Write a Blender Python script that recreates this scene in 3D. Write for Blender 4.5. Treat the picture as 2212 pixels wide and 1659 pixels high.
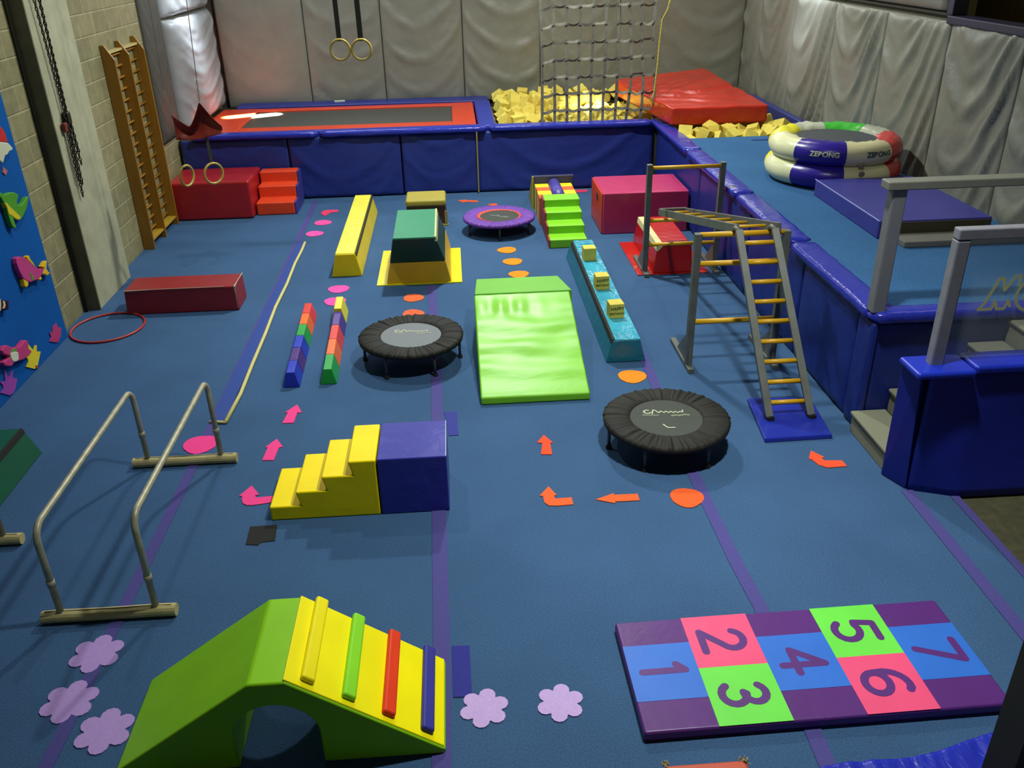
import bpy, bmesh, math, random
from mathutils import Vector, Matrix, noise
for o in list(bpy.data.objects): bpy.data.objects.remove(o)
S = bpy.context.scene
COL = S.collection
PI = math.pi
random.seed(7)

# ------------------------------------------------------------------ camera
cd = bpy.data.cameras.new('camera'); cam = bpy.data.objects.new('camera', cd); COL.objects.link(cam)
cd.sensor_fit = 'HORIZONTAL'; cd.sensor_width = 36.0; cd.lens = 36.0 * 1879.0 / 2212.0
cd.clip_start = 0.05; cd.clip_end = 100
def camera_axes(p, y, r):
    f = Vector((math.sin(y)*math.cos(p), math.cos(y)*math.cos(p), -math.sin(p)))
    rt = Vector((math.cos(y), -math.sin(y), 0)); up = rt.cross(f)
    return math.cos(r)*rt + math.sin(r)*up, -math.sin(r)*rt + math.cos(r)*up, f
ca, cb, cf = camera_axes(.476149, .058929, -.0222611)
cam.matrix_world = Matrix(((ca.x, cb.x, -cf.x, 0), (ca.y, cb.y, -cf.y, 0), (ca.z, cb.z, -cf.z, 3.5), (0, 0, 0, 1)))
S.camera = cam

# ------------------------------------------------------------------ world, exposure, lamps
w = bpy.data.worlds.new('world'); S.world = w; w.use_nodes = True
w.node_tree.nodes['Background'].inputs[0].default_value = (.62, .72, .80, 1)
w.node_tree.nodes['Background'].inputs[1].default_value = .07
S.view_settings.view_transform = 'Standard'; S.view_settings.look = 'None'
S.view_settings.gamma = 1; S.view_settings.use_curve_mapping = False
S.view_settings.exposure = 0.30
def lamp(x, y, z, power, size, col=(.95, 1, .93), sy=None):
    d = bpy.data.lights.new('lamp', 'AREA'); d.energy = power; d.size = size; d.color = col
    if sy: d.shape = 'RECTANGLE'; d.size_y = sy
    else: d.shape = 'DISK'
    o = bpy.data.objects.new('lamp', d); COL.objects.link(o); o.location = (x, y, z)
    return o
def beam(loc, target, power, sx, sy, spread, col):
    """a shaft of light from a small high opening"""
    d = bpy.data.lights.new('beam', 'AREA'); d.energy = power; d.shape = 'RECTANGLE'; d.size = sx; d.size_y = sy
    d.spread = math.radians(spread); d.color = col
    o = bpy.data.objects.new('beam', d); COL.objects.link(o); o.location = loc
    o.rotation_euler = (Vector(target)-Vector(loc)).to_track_quat('-Z', 'Y').to_euler()
    return o
LAMPS = [(1.6, 4.4, 5.9, 105), (0.7, 10.9, 5.9, 325), (-1.8, 8.2, 5.9, 35)]
for x, y, z, p in LAMPS:
    o = lamp(x, y, z, p, .32)
    if y < 10: o.data.spread = math.radians(112)
lamp(3.6, 12.6, 5.6, 60, .5, (1, .95, .82))
lamp(-2.6, 14.2, 5.4, 50, .5, (.78, .88, 1))
# unseen area lights added high on the back wall, for glare on glossy tops
for x, p in ((1.9, 34), (-1.6, 34), (4.2, 18)):
    o = lamp(x, 15.95, 3.75, p, 1.7, (.95, .97, 1), .55); o.rotation_euler = (math.radians(-72), 0, 0)
# narrow bright rays falling on the tumble track, the foam pit and the upper pads
beam((-2.2, 12.6, 6.2), (-3.30, 15.03, .95), 160, .80, .10, 2.5, (1, .95, .86))
beam((1.4, 12.4, 6.2), (2.25, 14.6, .95), 16, .55, .35, 6, (1, .84, .55))
lamp(5.75, 8.6, 4.6, 7, .3, (1, .85, .5))  # unseen lamp added to brighten the wall beyond the upper opening
beam((2.6, 11.4, 6.2), (5.1, 13.0, 2.6), 5, .9, .6, 12, (.78, .88, 1))
beam((-2.2, 11.6, 6.2), (-3.95, 14.3, 2.6), 14, .5, .9, 10, (.80, .90, 1))

# ------------------------------------------------------------------ materials
def lin(h):
    h = h.lstrip('#'); c = [int(h[i:i+2], 16)/255 for i in (0, 2, 4)]
    return tuple(v/12.92 if v <= .04045 else ((v+.055)/1.055)**2.4 for v in c) + (1,)
def base_mat(name, col, rough=.5, metal=0, spec=.5):
    m = bpy.data.materials.new(name); m.use_nodes = True
    b = m.node_tree.nodes['Principled BSDF']
    b.inputs['Base Color'].default_value = lin(col); b.inputs['Roughness'].default_value = rough
    b.inputs['Metallic'].default_value = metal; b.inputs['Specular IOR Level'].default_value = spec
    return m, m.node_tree, b
def nd(nt, t, **k):
    n = nt.nodes.new(t)
    for a, v in k.items(): setattr(n, a, v)
    return n
def tint(nt, b, col, amt, scale, detail=3, coord='Object', vec=None):
    """mottle the base colour a little with noise"""
    tc = nd(nt, 'ShaderNodeTexCoord'); n = nd(nt, 'ShaderNodeTexNoise')
    n.inputs['Scale'].default_value = scale; n.inputs['Detail'].default_value = detail
    nt.links.new(tc.outputs[coord], n.inputs['Vector'])
    r = nd(nt, 'ShaderNodeMapRange'); r.inputs[1].default_value = .3; r.inputs[2].default_value = .7
    r.inputs[3].default_value = 1-amt; r.inputs[4].default_value = 1+amt
    nt.links.new(n.outputs[0], r.inputs[0])
    mx = nd(nt, 'ShaderNodeVectorMath', operation='SCALE'); mx.inputs[0].default_value = lin(col)[:3]
    nt.links.new(r.outputs[0], mx.inputs['Scale']); nt.links.new(mx.outputs[0], b.inputs['Base Color'])
    return tc, mx
def bump(nt, b, scale, dist, detail=2, strength=1, tc=None, distort=0, stretch=None):
    tc = tc or nd(nt, 'ShaderNodeTexCoord'); n = nd(nt, 'ShaderNodeTexNoise')
    n.inputs['Scale'].default_value = scale; n.inputs['Detail'].default_value = detail; n.inputs['Distortion'].default_value = distort
    if stretch:
        mp = nd(nt, 'ShaderNodeMapping'); mp.inputs['Scale'].default_value = stretch
        nt.links.new(tc.outputs['Object'], mp.inputs[0]); nt.links.new(mp.outputs[0], n.inputs['Vector'])
    else: nt.links.new(tc.outputs['Object'], n.inputs['Vector'])
    bp = nd(nt, 'ShaderNodeBump'); bp.inputs['Distance'].default_value = dist; bp.inputs['Strength'].default_value = strength
    nt.links.new(n.outputs[0], bp.inputs['Height']); nt.links.new(bp.outputs[0], b.inputs['Normal'])
MC = {}
def vinyl(col, rough=.33, wr=.006, sc=7, key='', stretch=None, amt=.06, spec=.4):
    k = ('v', col, rough, wr, sc, key)
    if k not in MC:
        m, nt, b = base_mat('vinyl_'+col.strip('#')+key, col, rough, spec=spec)
        tint(nt, b, col, amt, 3); bump(nt, b, sc, wr, 3, stretch=stretch, distort=.4); MC[k] = m
    return MC[k]
def felt(col, amt=.05):
    k = ('f', col)
    if k not in MC:
        m, nt, b = base_mat('felt_'+col.strip('#'), col, .85, spec=.2); tint(nt, b, col, amt, 60); bump(nt, b, 150, .001); MC[k] = m
    return MC[k]
def plain(col, rough=.5, metal=0, spec=.5, amt=.05, sc=12):
    k = ('p', col, rough, metal, spec)
    if k not in MC:
        m, nt, b = base_mat('paint_'+col.strip('#'), col, rough, metal, spec); tint(nt, b, col, amt, sc); MC[k] = m
    return MC[k]
def wood(col, rough=.4, key='', stretch=(30, 30, 1.5)):
    k = ('w', col, key)
    if k not in MC:
        m, nt, b = base_mat('wood_'+col.strip('#')+key, col, rough)
        tc = nd(nt, 'ShaderNodeTexCoord'); mp = nd(nt, 'ShaderNodeMapping'); mp.inputs['Scale'].default_value = stretch
        n = nd(nt, 'ShaderNodeTexNoise'); n.inputs['Scale'].default_value = 2; n.inputs['Detail'].default_value = 5
        nt.links.new(tc.outputs['Object'], mp.inputs[0]); nt.links.new(mp.outputs[0], n.inputs['Vector'])
        cr = nd(nt, 'ShaderNodeMix', data_type='RGBA'); c = lin(col)
        cr.inputs[6].default_value = (c[0]*.7, c[1]*.66, c[2]*.6, 1); cr.inputs[7].default_value = (min(1, c[0]*1.2), min(1, c[1]*1.2), c[2]*1.2, 1)
        nt.links.new(n.outputs[0], cr.inputs[0]); nt.links.new(cr.outputs[2], b.inputs['Base Color']); MC[k] = m
    return MC[k]
def carpet(name, col, amt=.26):
    m, nt, b = base_mat(name, col, .95, spec=.1)
    tc = nd(nt, 'ShaderNodeTexCoord')
    n1 = nd(nt, 'ShaderNodeTexNoise'); n1.inputs['Scale'].default_value = 110; n1.inputs['Detail'].default_value = 3
    n2 = nd(nt, 'ShaderNodeTexNoise'); n2.inputs['Scale'].default_value = 1.3; n2.inputs['Detail'].default_value = 4
    for n in (n1, n2): nt.links.new(tc.outputs['Object'], n.inputs['Vector'])
    r1 = nd(nt, 'ShaderNodeMapRange'); r1.inputs[1].default_value = .25; r1.inputs[2].default_value = .75; r1.inputs[3].default_value = 1-amt; r1.inputs[4].default_value = 1+amt
    r2 = nd(nt, 'ShaderNodeMapRange'); r2.inputs[1].default_value = .3; r2.inputs[2].default_value = .7; r2.inputs[3].default_value = .92; r2.inputs[4].default_value = 1.08
    nt.links.new(n1.outputs[0], r1.inputs[0]); nt.links.new(n2.outputs[0], r2.inputs[0])
    mu = nd(nt, 'ShaderNodeMath', operation='MULTIPLY'); nt.links.new(r1.outputs[0], mu.inputs[0]); nt.links.new(r2.outputs[0], mu.inputs[1])
    mx = nd(nt, 'ShaderNodeVectorMath', operation='SCALE'); mx.inputs[0].default_value = lin(col)[:3]
    nt.links.new(mu.outputs[0], mx.inputs['Scale']); nt.links.new(mx.outputs[0], b.inputs['Base Color'])
    bp = nd(nt, 'ShaderNodeBump'); bp.inputs['Distance'].default_value = .003; bp.inputs['Strength'].default_value = .6
    nt.links.new(n1.outputs[0], bp.inputs['Height']); nt.links.new(bp.outputs[0], b.inputs['Normal'])
    return m
def block_wall(name, axes):
    m, nt, b = base_mat(name, '#8a8560', .7, spec=.3)
    tc = nd(nt, 'ShaderNodeTexCoord'); sp = nd(nt, 'ShaderNodeSeparateXYZ'); cb_ = nd(nt, 'ShaderNodeCombineXYZ')
    nt.links.new(tc.outputs['Object'], sp.inputs[0]); nt.links.new(sp.outputs[axes[0]], cb_.inputs[0]); nt.links.new(sp.outputs[axes[1]], cb_.inputs[1])
    br = nd(nt, 'ShaderNodeTexBrick'); br.inputs['Scale'].default_value = 1
    br.inputs['Brick Width'].default_value = .46; br.inputs['Row Height'].default_value = .235; br.inputs['Mortar Size'].default_value = .012
    br.inputs['Mortar Smooth'].default_value = .5
    br.inputs['Color1'].default_value = lin('#827d5c'); br.inputs['Color2'].default_value = lin('#938c67'); br.inputs['Mortar'].default_value = lin('#a49e78')
    nt.links.new(cb_.outputs[0], br.inputs['Vector'])
    n = nd(nt, 'ShaderNodeTexNoise'); n.inputs['Scale'].default_value = 9; n.inputs['Detail'].default_value = 6; nt.links.new(tc.outputs['Object'], n.inputs['Vector'])
    r = nd(nt, 'ShaderNodeMapRange'); r.inputs[1].default_value = .3; r.inputs[2].default_value = .7; r.inputs[3].default_value = .82; r.inputs[4].default_value = 1.12
    nt.links.new(n.outputs[0], r.inputs[0])
    mx = nd(nt, 'ShaderNodeVectorMath', operation='SCALE'); nt.links.new(br.outputs['Color'], mx.inputs[0]); nt.links.new(r.outputs[0], mx.inputs['Scale'])
    nt.links.new(mx.outputs[0], b.inputs['Base Color'])
    bp = nd(nt, 'ShaderNodeBump'); bp.inputs['Distance'].default_value = .006; bp.invert = True
    nt.links.new(br.outputs['Fac'], bp.inputs['Height']); nt.links.new(bp.outputs[0], b.inputs['Normal'])
    return m
def glass_mat():
    m, nt, b = base_mat('clear_panel', '#b9c4c8', .03)
    b.inputs['Alpha'].default_value = .14; return m

# ------------------------------------------------------------------ mesh helpers
class MB:
    def __init__(s): s.v = []; s.f = []; s.mi = []; s.cur = 0
    def add(s, vs, fs):
        n = len(s.v); s.v += [tuple(v) for v in vs]; s.f += [tuple(i+n for i in f) for f in fs]; s.mi += [s.cur]*len(fs); return s
    def box(s, x0, x1, y0, y1, z0, z1, r=0, c=None):
        vs = [(x, y, z) for z in (z0, z1) for y in (y0, y1) for x in (x0, x1)]
        if r:
            c = c or ((x0+x1)/2, (y0+y1)/2); cs, sn = math.cos(r), math.sin(r)
            vs = [(c[0]+(x-c[0])*cs-(y-c[1])*sn, c[1]+(x-c[0])*sn+(y-c[1])*cs, z) for x, y, z in vs]
        return s.add(vs, [(0, 2, 3, 1), (4, 5, 7, 6), (0, 1, 5, 4), (2, 6, 7, 3), (0, 4, 6, 2), (1, 3, 7, 5)])
    def hexa(s, b4, t4):
        """bottom quad and top quad, counter-clockwise from above"""
        return s.add(list(b4)+list(t4), [(3, 2, 1, 0), (4, 5, 6, 7), (0, 1, 5, 4), (1, 2, 6, 5), (2, 3, 7, 6), (3, 0, 4, 7)])
    def frustum(s, b, t, z0, z1):
        (a0, a1, c0, c1), (e0, e1, g0, g1) = b, t
        return s.hexa([(a0, c0, z0), (a1, c0, z0), (a1, c1, z0), (a0, c1, z0)], [(e0, g0, z1), (e1, g0, z1), (e1, g1, z1), (e0, g1, z1)])
    def prism(s, pts, d0, d1, axis):
        """extrude a 2-D outline; axis 'x': (y,z), 'y': (x,z), 'z': (x,y)"""
        def P(p, d): return {'x': (d, p[0], p[1]), 'y': (p[0], d, p[1]), 'z': (p[0], p[1], d)}[axis]
        n = len(pts); vs = [P(p, d0) for p in pts]+[P(p, d1) for p in pts]
        fs = [tuple(range(n)), tuple(range(2*n-1, n-1, -1))]+[(i, i+n, (i+1) % n+n, (i+1) % n) for i in range(n)]
        return s.add(vs, fs)
    def tube(s, pts, r, seg=10, closed=False, cap=True, flat=1.0):
        pts = [Vector(p) for p in pts]; n = len(pts); rings = []
        prev = None
        for i, p in enumerate(pts):
            a = pts[(i-1) % n] if closed or i > 0 else p; b = pts[(i+1) % n] if closed or i < n-1 else p
            t = (b-a).normalized()
            if prev is None:
                u = t.cross(Vector((0, 0, 1)));
                if u.length < .1: u = t.cross(Vector((1, 0, 0)))
                u.normalize()
            else:
                u = prev-t*prev.dot(t); u.normalize()
            prev = u; v = t.cross(u); rr = r[i] if isinstance(r, (list, tuple)) else r
            rings.append([p+rr*(math.cos(2*PI*k/seg)*u+flat*math.sin(2*PI*k/seg)*v) for k in range(seg)])
        vs = [q for rg in rings for q in rg]; fs = []
        for i in range(n if closed else n-1):
            j = (i+1) % n
            for k in range(seg): fs.append((i*seg+k, i*seg+(k+1) % seg, j*seg+(k+1) % seg, j*seg+k))
        if cap and not closed:
            fs.append(tuple(range(seg-1, -1, -1))); fs.append(tuple((n-1)*seg+k for k in range(seg)))
        return s.add(vs, fs)
    def lathe(s, prof, c=(0, 0), seg=48, fn=None, close=False):
        vs = []; n = len(prof)
        for k in range(seg):
            a = 2*PI*k/seg
            for j, (r, z) in enumerate(prof):
                if fn: r, z = fn(a, j, r, z)
                vs.append((c[0]+r*math.cos(a), c[1]+r*math.sin(a), z))
        fs = []
        for k in range(seg):
            q = (k+1) % seg
            for j in range(n if close else n-1):
                jj = (j+1) % n
                fs.append((k*n+j, q*n+j, q*n+jj, k*n+jj))
        return s.add(vs, fs)
    def disc(s, cx, cy, z, r, seg=40):
        return s.add([(cx+r*math.cos(2*PI*k/seg), cy+r*math.sin(2*PI*k/seg), z) for k in range(seg)], [tuple(range(seg))])
    def stroke(s, pts, wd, P):
        """flat stroke with round ends on a plane; P maps (a,b) to 3-D"""
        o_ = Vector(P(0, 0)); nn = (Vector(P(1, 0))-o_).cross(Vector(P(0, 1))-o_)
        nn = nn.normalized() if nn.length > 1e-9 else Vector((0, 0, 1))
        if nn.z < -.3 or nn.y > .5: nn = -nn
        s.k = getattr(s, 'k', 0)
        def Q(a, b): return tuple(Vector(P(a, b))+nn*s.k*1.5e-5)
        for i in range(len(pts)-1):
            (x0, y0), (x1, y1) = pts[i], pts[i+1]; L = math.hypot(x1-x0, y1-y0) or 1; nx, ny = -(y1-y0)/L*wd/2, (x1-x0)/L*wd/2
            s.k += 1; s.add([Q(x0-nx, y0-ny), Q(x1-nx, y1-ny), Q(x1+nx, y1+ny), Q(x0+nx, y0+ny)], [(0, 1, 2, 3)])
        for x, y in pts: s.k += 1; s.add([Q(x+wd/2*math.cos(k*PI/6), y+wd/2*math.sin(k*PI/6)) for k in range(12)], [tuple(range(12))])
        return s
    def grid(s, nu, nv, P, flip=False):
        vs = [P(i/nu, j/nv) for j in range(nv+1) for i in range(nu+1)]; fs = []
        for j in range(nv):
            for i in range(nu):
                a = j*(nu+1)+i; q = (a, a+1, a+nu+2, a+nu+1); fs.append(q[::-1] if flip else q)
        return s.add(vs, fs)
    def build(s, name, mat, parent=None, bevel=0, smooth=False, seg=2, label=None, local=False, subsurf=0, solid=0):
        me = bpy.data.meshes.new(name)
        vs = s.v
        if parent is not None and not local:
            M = world_of(parent).inverted(); vs = [tuple(M @ Vector(v)) for v in vs]
        elif parent is None:
            pass
        me.from_pydata(vs, [], s.f); me.validate()
        for m in (mat if isinstance(mat, (list, tuple)) else [mat]): me.materials.append(m)
        if isinstance(mat, (list, tuple)):
            for p, i in zip(me.polygons, s.mi): p.material_index = i
        bm = bmesh.new(); bm.from_mesh(me); bmesh.ops.recalc_face_normals(bm, faces=bm.faces); bm.to_mesh(me); bm.free()
        if smooth:
            for p in me.polygons: p.use_smooth = True
        o = bpy.data.objects.new(name, me); COL.objects.link(o)
        if parent is not None: o.parent = parent
        if label: o['label'] = label
        if solid:
            md = o.modifiers.new('thickness', 'SOLIDIFY'); md.thickness = solid; md.offset = -1
        if bevel:
            md = o.modifiers.new('bevel', 'BEVEL'); md.width = bevel; md.segments = seg; md.limit_method = 'ANGLE'; md.angle_limit = math.radians(35)
            if seg > 2:
                for p in me.polygons: p.use_smooth = True
                md.harden_normals = True
        if subsurf:
            md = o.modifiers.new('sub', 'SUBSURF'); md.levels = subsurf; md.render_levels = subsurf
        return o
def world_of(o):
    m = Matrix.LocRotScale(o.location, o.rotation_euler, o.scale)
    return world_of(o.parent) @ m if o.parent else m
def tag(o, label, cat, group=None):
    o['label'] = label; o['category'] = cat
    if group: o['group'] = group
    return o
def thing(name, label, cat, loc=(0, 0, 0), group=None, rz=0):
    o = bpy.data.objects.new(name, None); COL.objects.link(o); o.location = loc; o.rotation_euler = (0, 0, rz)
    o.empty_display_size = .1
    return tag(o, label, cat, group)
def solo(mb, name, mat, label, cat, group=None, **k):
    """a thing that is one mesh, its origin moved to its base"""
    xs = [v[0] for v in mb.v]; ys = [v[1] for v in mb.v]; zs = [v[2] for v in mb.v]
    c = ((min(xs)+max(xs))/2, (min(ys)+max(ys))/2, min(zs))
    mb.v = [(v[0]-c[0], v[1]-c[1], v[2]-c[2]) for v in mb.v]
    o = mb.build(name, mat, **k); o.location = c
    return tag(o, label, cat, group)
def struct(mb, name, mat, label=None, **k):
    o = mb.build(name, mat, **k); o['kind'] = 'structure'
    if label: o['label'] = label
    return o
def copy_tree(o, parent=None):
    c = o.copy(); COL.objects.link(c); c.parent = parent
    for ch in [x for x in bpy.data.objects if x.parent == o]: copy_tree(ch, c)
    return c
def arc(cx, cy, r, a0, a1, n=10, ry=None):
    ry = ry or r
    return [(cx+r*math.cos(math.radians(a0+(a1-a0)*i/n)), cy+ry*math.sin(math.radians(a0+(a1-a0)*i/n))) for i in range(n+1)]
_txt = {}
def text_mesh(mb, s, P, size, bold=0):
    """add the outline mesh of a text, centred, mapped by P(a,b)"""
    cu = bpy.data.curves.new('t', 'FONT'); cu.body = s; cu.size = size; cu.align_x = 'CENTER'; cu.align_y = 'CENTER'; cu.offset = bold
    ob = bpy.data.objects.new('t', cu); COL.objects.link(ob)
    me = bpy.data.meshes.new_from_object(ob)
    mb.add([P(v.co.x, v.co.y) for v in me.vertices], [tuple(p.vertices) for p in me.polygons])
    bpy.data.objects.remove(ob); bpy.data.curves.remove(cu); bpy.data.meshes.remove(me)
SHAPES = {'pink_arrow_a': [(-1.436, 6.582), (-1.377, 6.436), (-1.416, 6.437), (-1.419, 6.27), (-1.511, 6.272), (-1.494, 6.448), (-1.52, 6.453)],
 'pink_arrow_b': [(-1.514, 6.024), (-1.445, 5.896), (-1.475, 5.886), (-1.484, 5.705), (-1.57, 5.713), (-1.562, 5.897), (-1.583, 5.899)],
 'pink_bent': [(-1.583, 5.37), (-1.505, 5.246), (-1.534, 5.246), (-1.523, 5.212), (-1.403, 5.222), (-1.384, 5.224), (-1.38, 5.147), (-1.409, 5.143), (-1.474, 5.13), (-1.53, 5.122), (-1.572, 5.126), (-1.601, 5.151), (-1.617, 5.195), (-1.624, 5.241), (-1.648, 5.246)],
 'pink_far_bent': [(-1.982, 12.441), (-1.963, 12.416), (-1.952, 12.483), (-1.931, 12.55), (-1.884, 12.56), (-1.835, 12.554), (-1.742, 12.552), (-1.718, 12.485), (-1.742, 12.433), (-1.821, 12.43), (-1.845, 12.366), (-1.878, 12.291), (-1.896, 12.26), (-1.929, 12.321)],
 'orange_up': [(0.588, 5.867), (0.647, 5.746), (0.624, 5.74), (0.622, 5.574), (0.537, 5.583), (0.564, 5.746), (0.523, 5.759)],
 'orange_bent': [(0.548, 5.149), (0.595, 5.036), (0.572, 5.031), (0.58, 4.995), (0.694, 4.998), (0.695, 4.914), (0.59, 4.908), (0.527, 4.916), (0.499, 4.954), (0.497, 5.034), (0.473, 5.04)],
 'orange_left': [(0.856, 4.956), (0.995, 5.021), (0.989, 5.0), (1.159, 4.997), (1.158, 4.917), (0.986, 4.92), (0.985, 4.899)],
 'orange_curved': [(2.565, 5.432), (2.631, 5.33), (2.604, 5.321), (2.615, 5.288), (2.741, 5.275), (2.745, 5.196), (2.602, 5.191), (2.549, 5.231), (2.524, 5.313), (2.508, 5.323)],
 'orange_far': [(0.006, 12.805), (0.13, 12.833), (0.14, 12.805), (0.303, 12.762), (0.302, 12.668), (0.138, 12.717), (0.076, 12.688)],
 'pink_far_right': [(1.78, 13.15), (2.001, 13.148), (1.986, 13.022), (1.838, 13.009), (1.78, 12.982), (1.762, 13.019)],
 'red_tri': [(2.168, 10.459), (2.27, 10.459), (2.151, 10.12)],
 'dark_tape': [(-1.497, 4.87), (-1.317, 4.873), (-1.302, 4.7), (-1.393, 4.689), (-1.406, 4.661), (-1.487, 4.678)],
 'blue_tape_near': [(-0.153, 3.641), (-0.054, 3.635), (-0.05, 3.27), (-0.147, 3.274)],
 'blue_tape_far': [(-0.2, 6.325), (-0.09, 6.323), (-0.081, 5.936), (-0.159, 5.935), (-0.181, 6.206)]}
MURAL = {'red_cap': [(8.002, 2.142), (8.041, 2.117), (8.081, 2.077), (8.1, 2.03), (8.098, 1.962), (8.026, 1.979), (7.915, 2.007)],
 'white_wing': [(7.914, 2.005), (8.026, 1.979), (8.095, 1.959), (8.127, 1.93), (8.154, 1.899), (8.133, 1.887), (8.076, 1.89), (8.031, 1.871), (7.981, 1.871), (7.937, 1.84), (7.912, 1.821), (7.867, 1.856), (7.839, 1.888)],
 'green_body': [(7.675, 1.635), (7.716, 1.62), (7.76, 1.589), (7.806, 1.58), (7.87, 1.576), (7.94, 1.56), (7.991, 1.534), (8.017, 1.509), (7.975, 1.487), (7.949, 1.463), (7.957, 1.438), (8.005, 1.426), (8.066, 1.434), (8.14, 1.46), (8.189, 1.457), (8.171, 1.43), (8.098, 1.372), (7.997, 1.327), (7.931, 1.312), (7.895, 1.32), (7.85, 1.336), (7.811, 1.36), (7.812, 1.32), (7.818, 1.275), (7.785, 1.276), (7.755, 1.303), (7.743, 1.358), (7.741, 1.416), (7.745, 1.484), (7.726, 1.525), (7.706, 1.574), (7.651, 1.598)],
 'yellow_belly': [(7.726, 1.526), (7.768, 1.51), (7.809, 1.46), (7.893, 1.381), (7.931, 1.343), (7.929, 1.319), (7.895, 1.32), (7.85, 1.336), (7.793, 1.383), (7.745, 1.412), (7.746, 1.466)],
 'fish_body': [(7.659, 1.039), (7.699, 1.044), (7.758, 1.022), (7.837, 0.97), (7.934, 0.88), (7.989, 0.826), (8.057, 0.806), (8.105, 0.784), (8.056, 0.757), (7.983, 0.74), (7.888, 0.748), (7.791, 0.765), (7.728, 0.8), (7.677, 0.852), (7.65, 0.926), (7.643, 0.999)],
 'fish_fins_top': [(7.851, 0.99), (7.89, 0.992), (7.9, 0.948), (7.932, 0.907), (7.953, 0.847), (7.893, 0.907), (7.843, 0.963)],
 'fish_tail': [(8.105, 0.784), (8.075, 0.817), (8.148, 0.836), (8.196, 0.837), (8.181, 0.806), (8.147, 0.769), (8.167, 0.735), (8.196, 0.707), (8.127, 0.707), (8.045, 0.757)],
 'fish_fin_low': [(7.682, 0.838), (7.754, 0.781), (7.728, 0.756), (7.695, 0.749), (7.665, 0.776)],
 'fish_fin_rear': [(7.936, 0.744), (8.007, 0.744), (8.009, 0.717), (7.977, 0.715)],
 'fish_mark': [(7.813, 0.858), (7.842, 0.844), (7.874, 0.771), (7.839, 0.763), (7.807, 0.774), (7.812, 0.811)],
 'bee_a': [(7.18, 0.859), (7.225, 0.825), (7.204, 0.78), (7.168, 0.737), (7.111, 0.753)],
 'bee_dark': [(7.225, 0.825), (7.245, 0.805), (7.23, 0.761), (7.188, 0.741), (7.168, 0.737), (7.204, 0.78)],
 'bee_b': [(7.245, 0.805), (7.275, 0.785), (7.272, 0.753), (7.233, 0.731), (7.199, 0.745), (7.23, 0.761)],
 'bee_tail': [(7.275, 0.785), (7.344, 0.77), (7.311, 0.733), (7.297, 0.697), (7.24, 0.716), (7.233, 0.731), (7.272, 0.753)],
 'star_body': [(6.988, 0.449), (7.042, 0.466), (7.096, 0.451), (7.153, 0.404), (7.276, 0.353), (7.4, 0.365), (7.443, 0.332), (7.402, 0.278), (7.456, 0.231), (7.423, 0.218), (7.296, 0.223), (7.209, 0.248), (7.124, 0.273), (7.063, 0.264), (6.967, 0.316), (6.958, 0.352), (7.012, 0.353), (7.089, 0.338), (7.08, 0.358), (7.005, 0.409)],
 'star_face': [(7.097, 0.377), (7.16, 0.363), (7.217, 0.331), (7.203, 0.283), (7.179, 0.263), (7.125, 0.275), (7.087, 0.301), (7.084, 0.34)],
 'star_leaf': [(7.109, 0.387), (7.165, 0.388), (7.218, 0.358), (7.203, 0.343), (7.125, 0.361), (7.106, 0.373)],
 'yellow_spike': [(7.504, 0.279), (7.562, 0.187), (7.617, 0.216), (7.645, 0.2), (7.614, 0.152), (7.682, 0.12), (7.588, 0.054), (7.54, 0.02), (7.487, 0.034), (7.358, 0.118), (7.418, 0.136), (7.426, 0.166), (7.39, 0.203), (7.475, 0.177)],
 'red_spot': [(7.514, 0.056), (7.561, 0.033), (7.548, 0.013), (7.509, 0.03)],
 'purple_spike': [(7.009, 0.264), (7.029, 0.227), (7.027, 0.19), (7.06, 0.174), (7.111, 0.2), (7.135, 0.186), (7.098, 0.138), (7.162, 0.095), (7.074, 0.029), (7.028, 0.02), (6.973, 0.029), (6.851, 0.118), (6.909, 0.126), (6.921, 0.152), (6.893, 0.201), (6.974, 0.168)],
 'magenta_spike': [(8.123, 0.221), (8.124, 0.18), (8.189, 0.139), (8.132, 0.074), (8.066, 0.049), (8.017, 0.06), (7.896, 0.126), (7.952, 0.149), (7.937, 0.199), (7.997, 0.176), (8.037, 0.217)],
 'small_mark': [(7.966, 1.777), (8.018, 1.734), (7.966, 1.705), (7.93, 1.74)]}
# ================================================================== the room
LW, RW, BW, H = -4.05, 5.25, 16.15, 6.4
M_floor = carpet('blue_carpet', '#3d5b80')
M_plat = carpet('blue_platform_carpet', '#365f8c')
M_block = block_wall('painted_blockwork', (1, 2))
M_blocky = block_wall('painted_blockwork_end', (0, 2))
M_dark = plain('#2b2b22', .8)
struct(MB().box(LW-.3, 3.33, -2.5, BW+.2, -.1, 0), 'floor', M_floor, 'blue carpeted sprung floor')
struct(MB().box(3.33, 9, -2.5, 5.9, -.1, -.02), 'floor', plain('#4b4832', .6, amt=.2, sc=20), 'dull olive brown floor at the right edge')
struct(MB().box(LW-.3, LW, -2.5, BW+.2, 0, H), 'wall_left', M_block)
struct(MB().box(LW-.3, 9, BW, BW+.2, 0, H), 'wall_back', M_dark)
struct(MB().box(RW, RW+.2, 7.0, 9.42, 0, 2.57).box(RW, RW+.2, 9.42, BW, 0, H).box(RW, RW+.2, 7.0, 9.42, 5.2, H), 'wall_right', plain('#55533f', .8))
struct(MB().box(RW+.9, RW+1.0, 2.0, 13, 0, H), 'wall_upper', plain('#6a5f2b', .6, amt=.15))
struct(MB().box(LW-.3, 9, -2.5, BW+.2, H, H+.1), 'ceiling', plain('#6d6b5c', .9))
struct(MB().box(8.9, 9, -2.5, 7, -.1, H), 'wall_side', plain('#55533f', .8))

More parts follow.
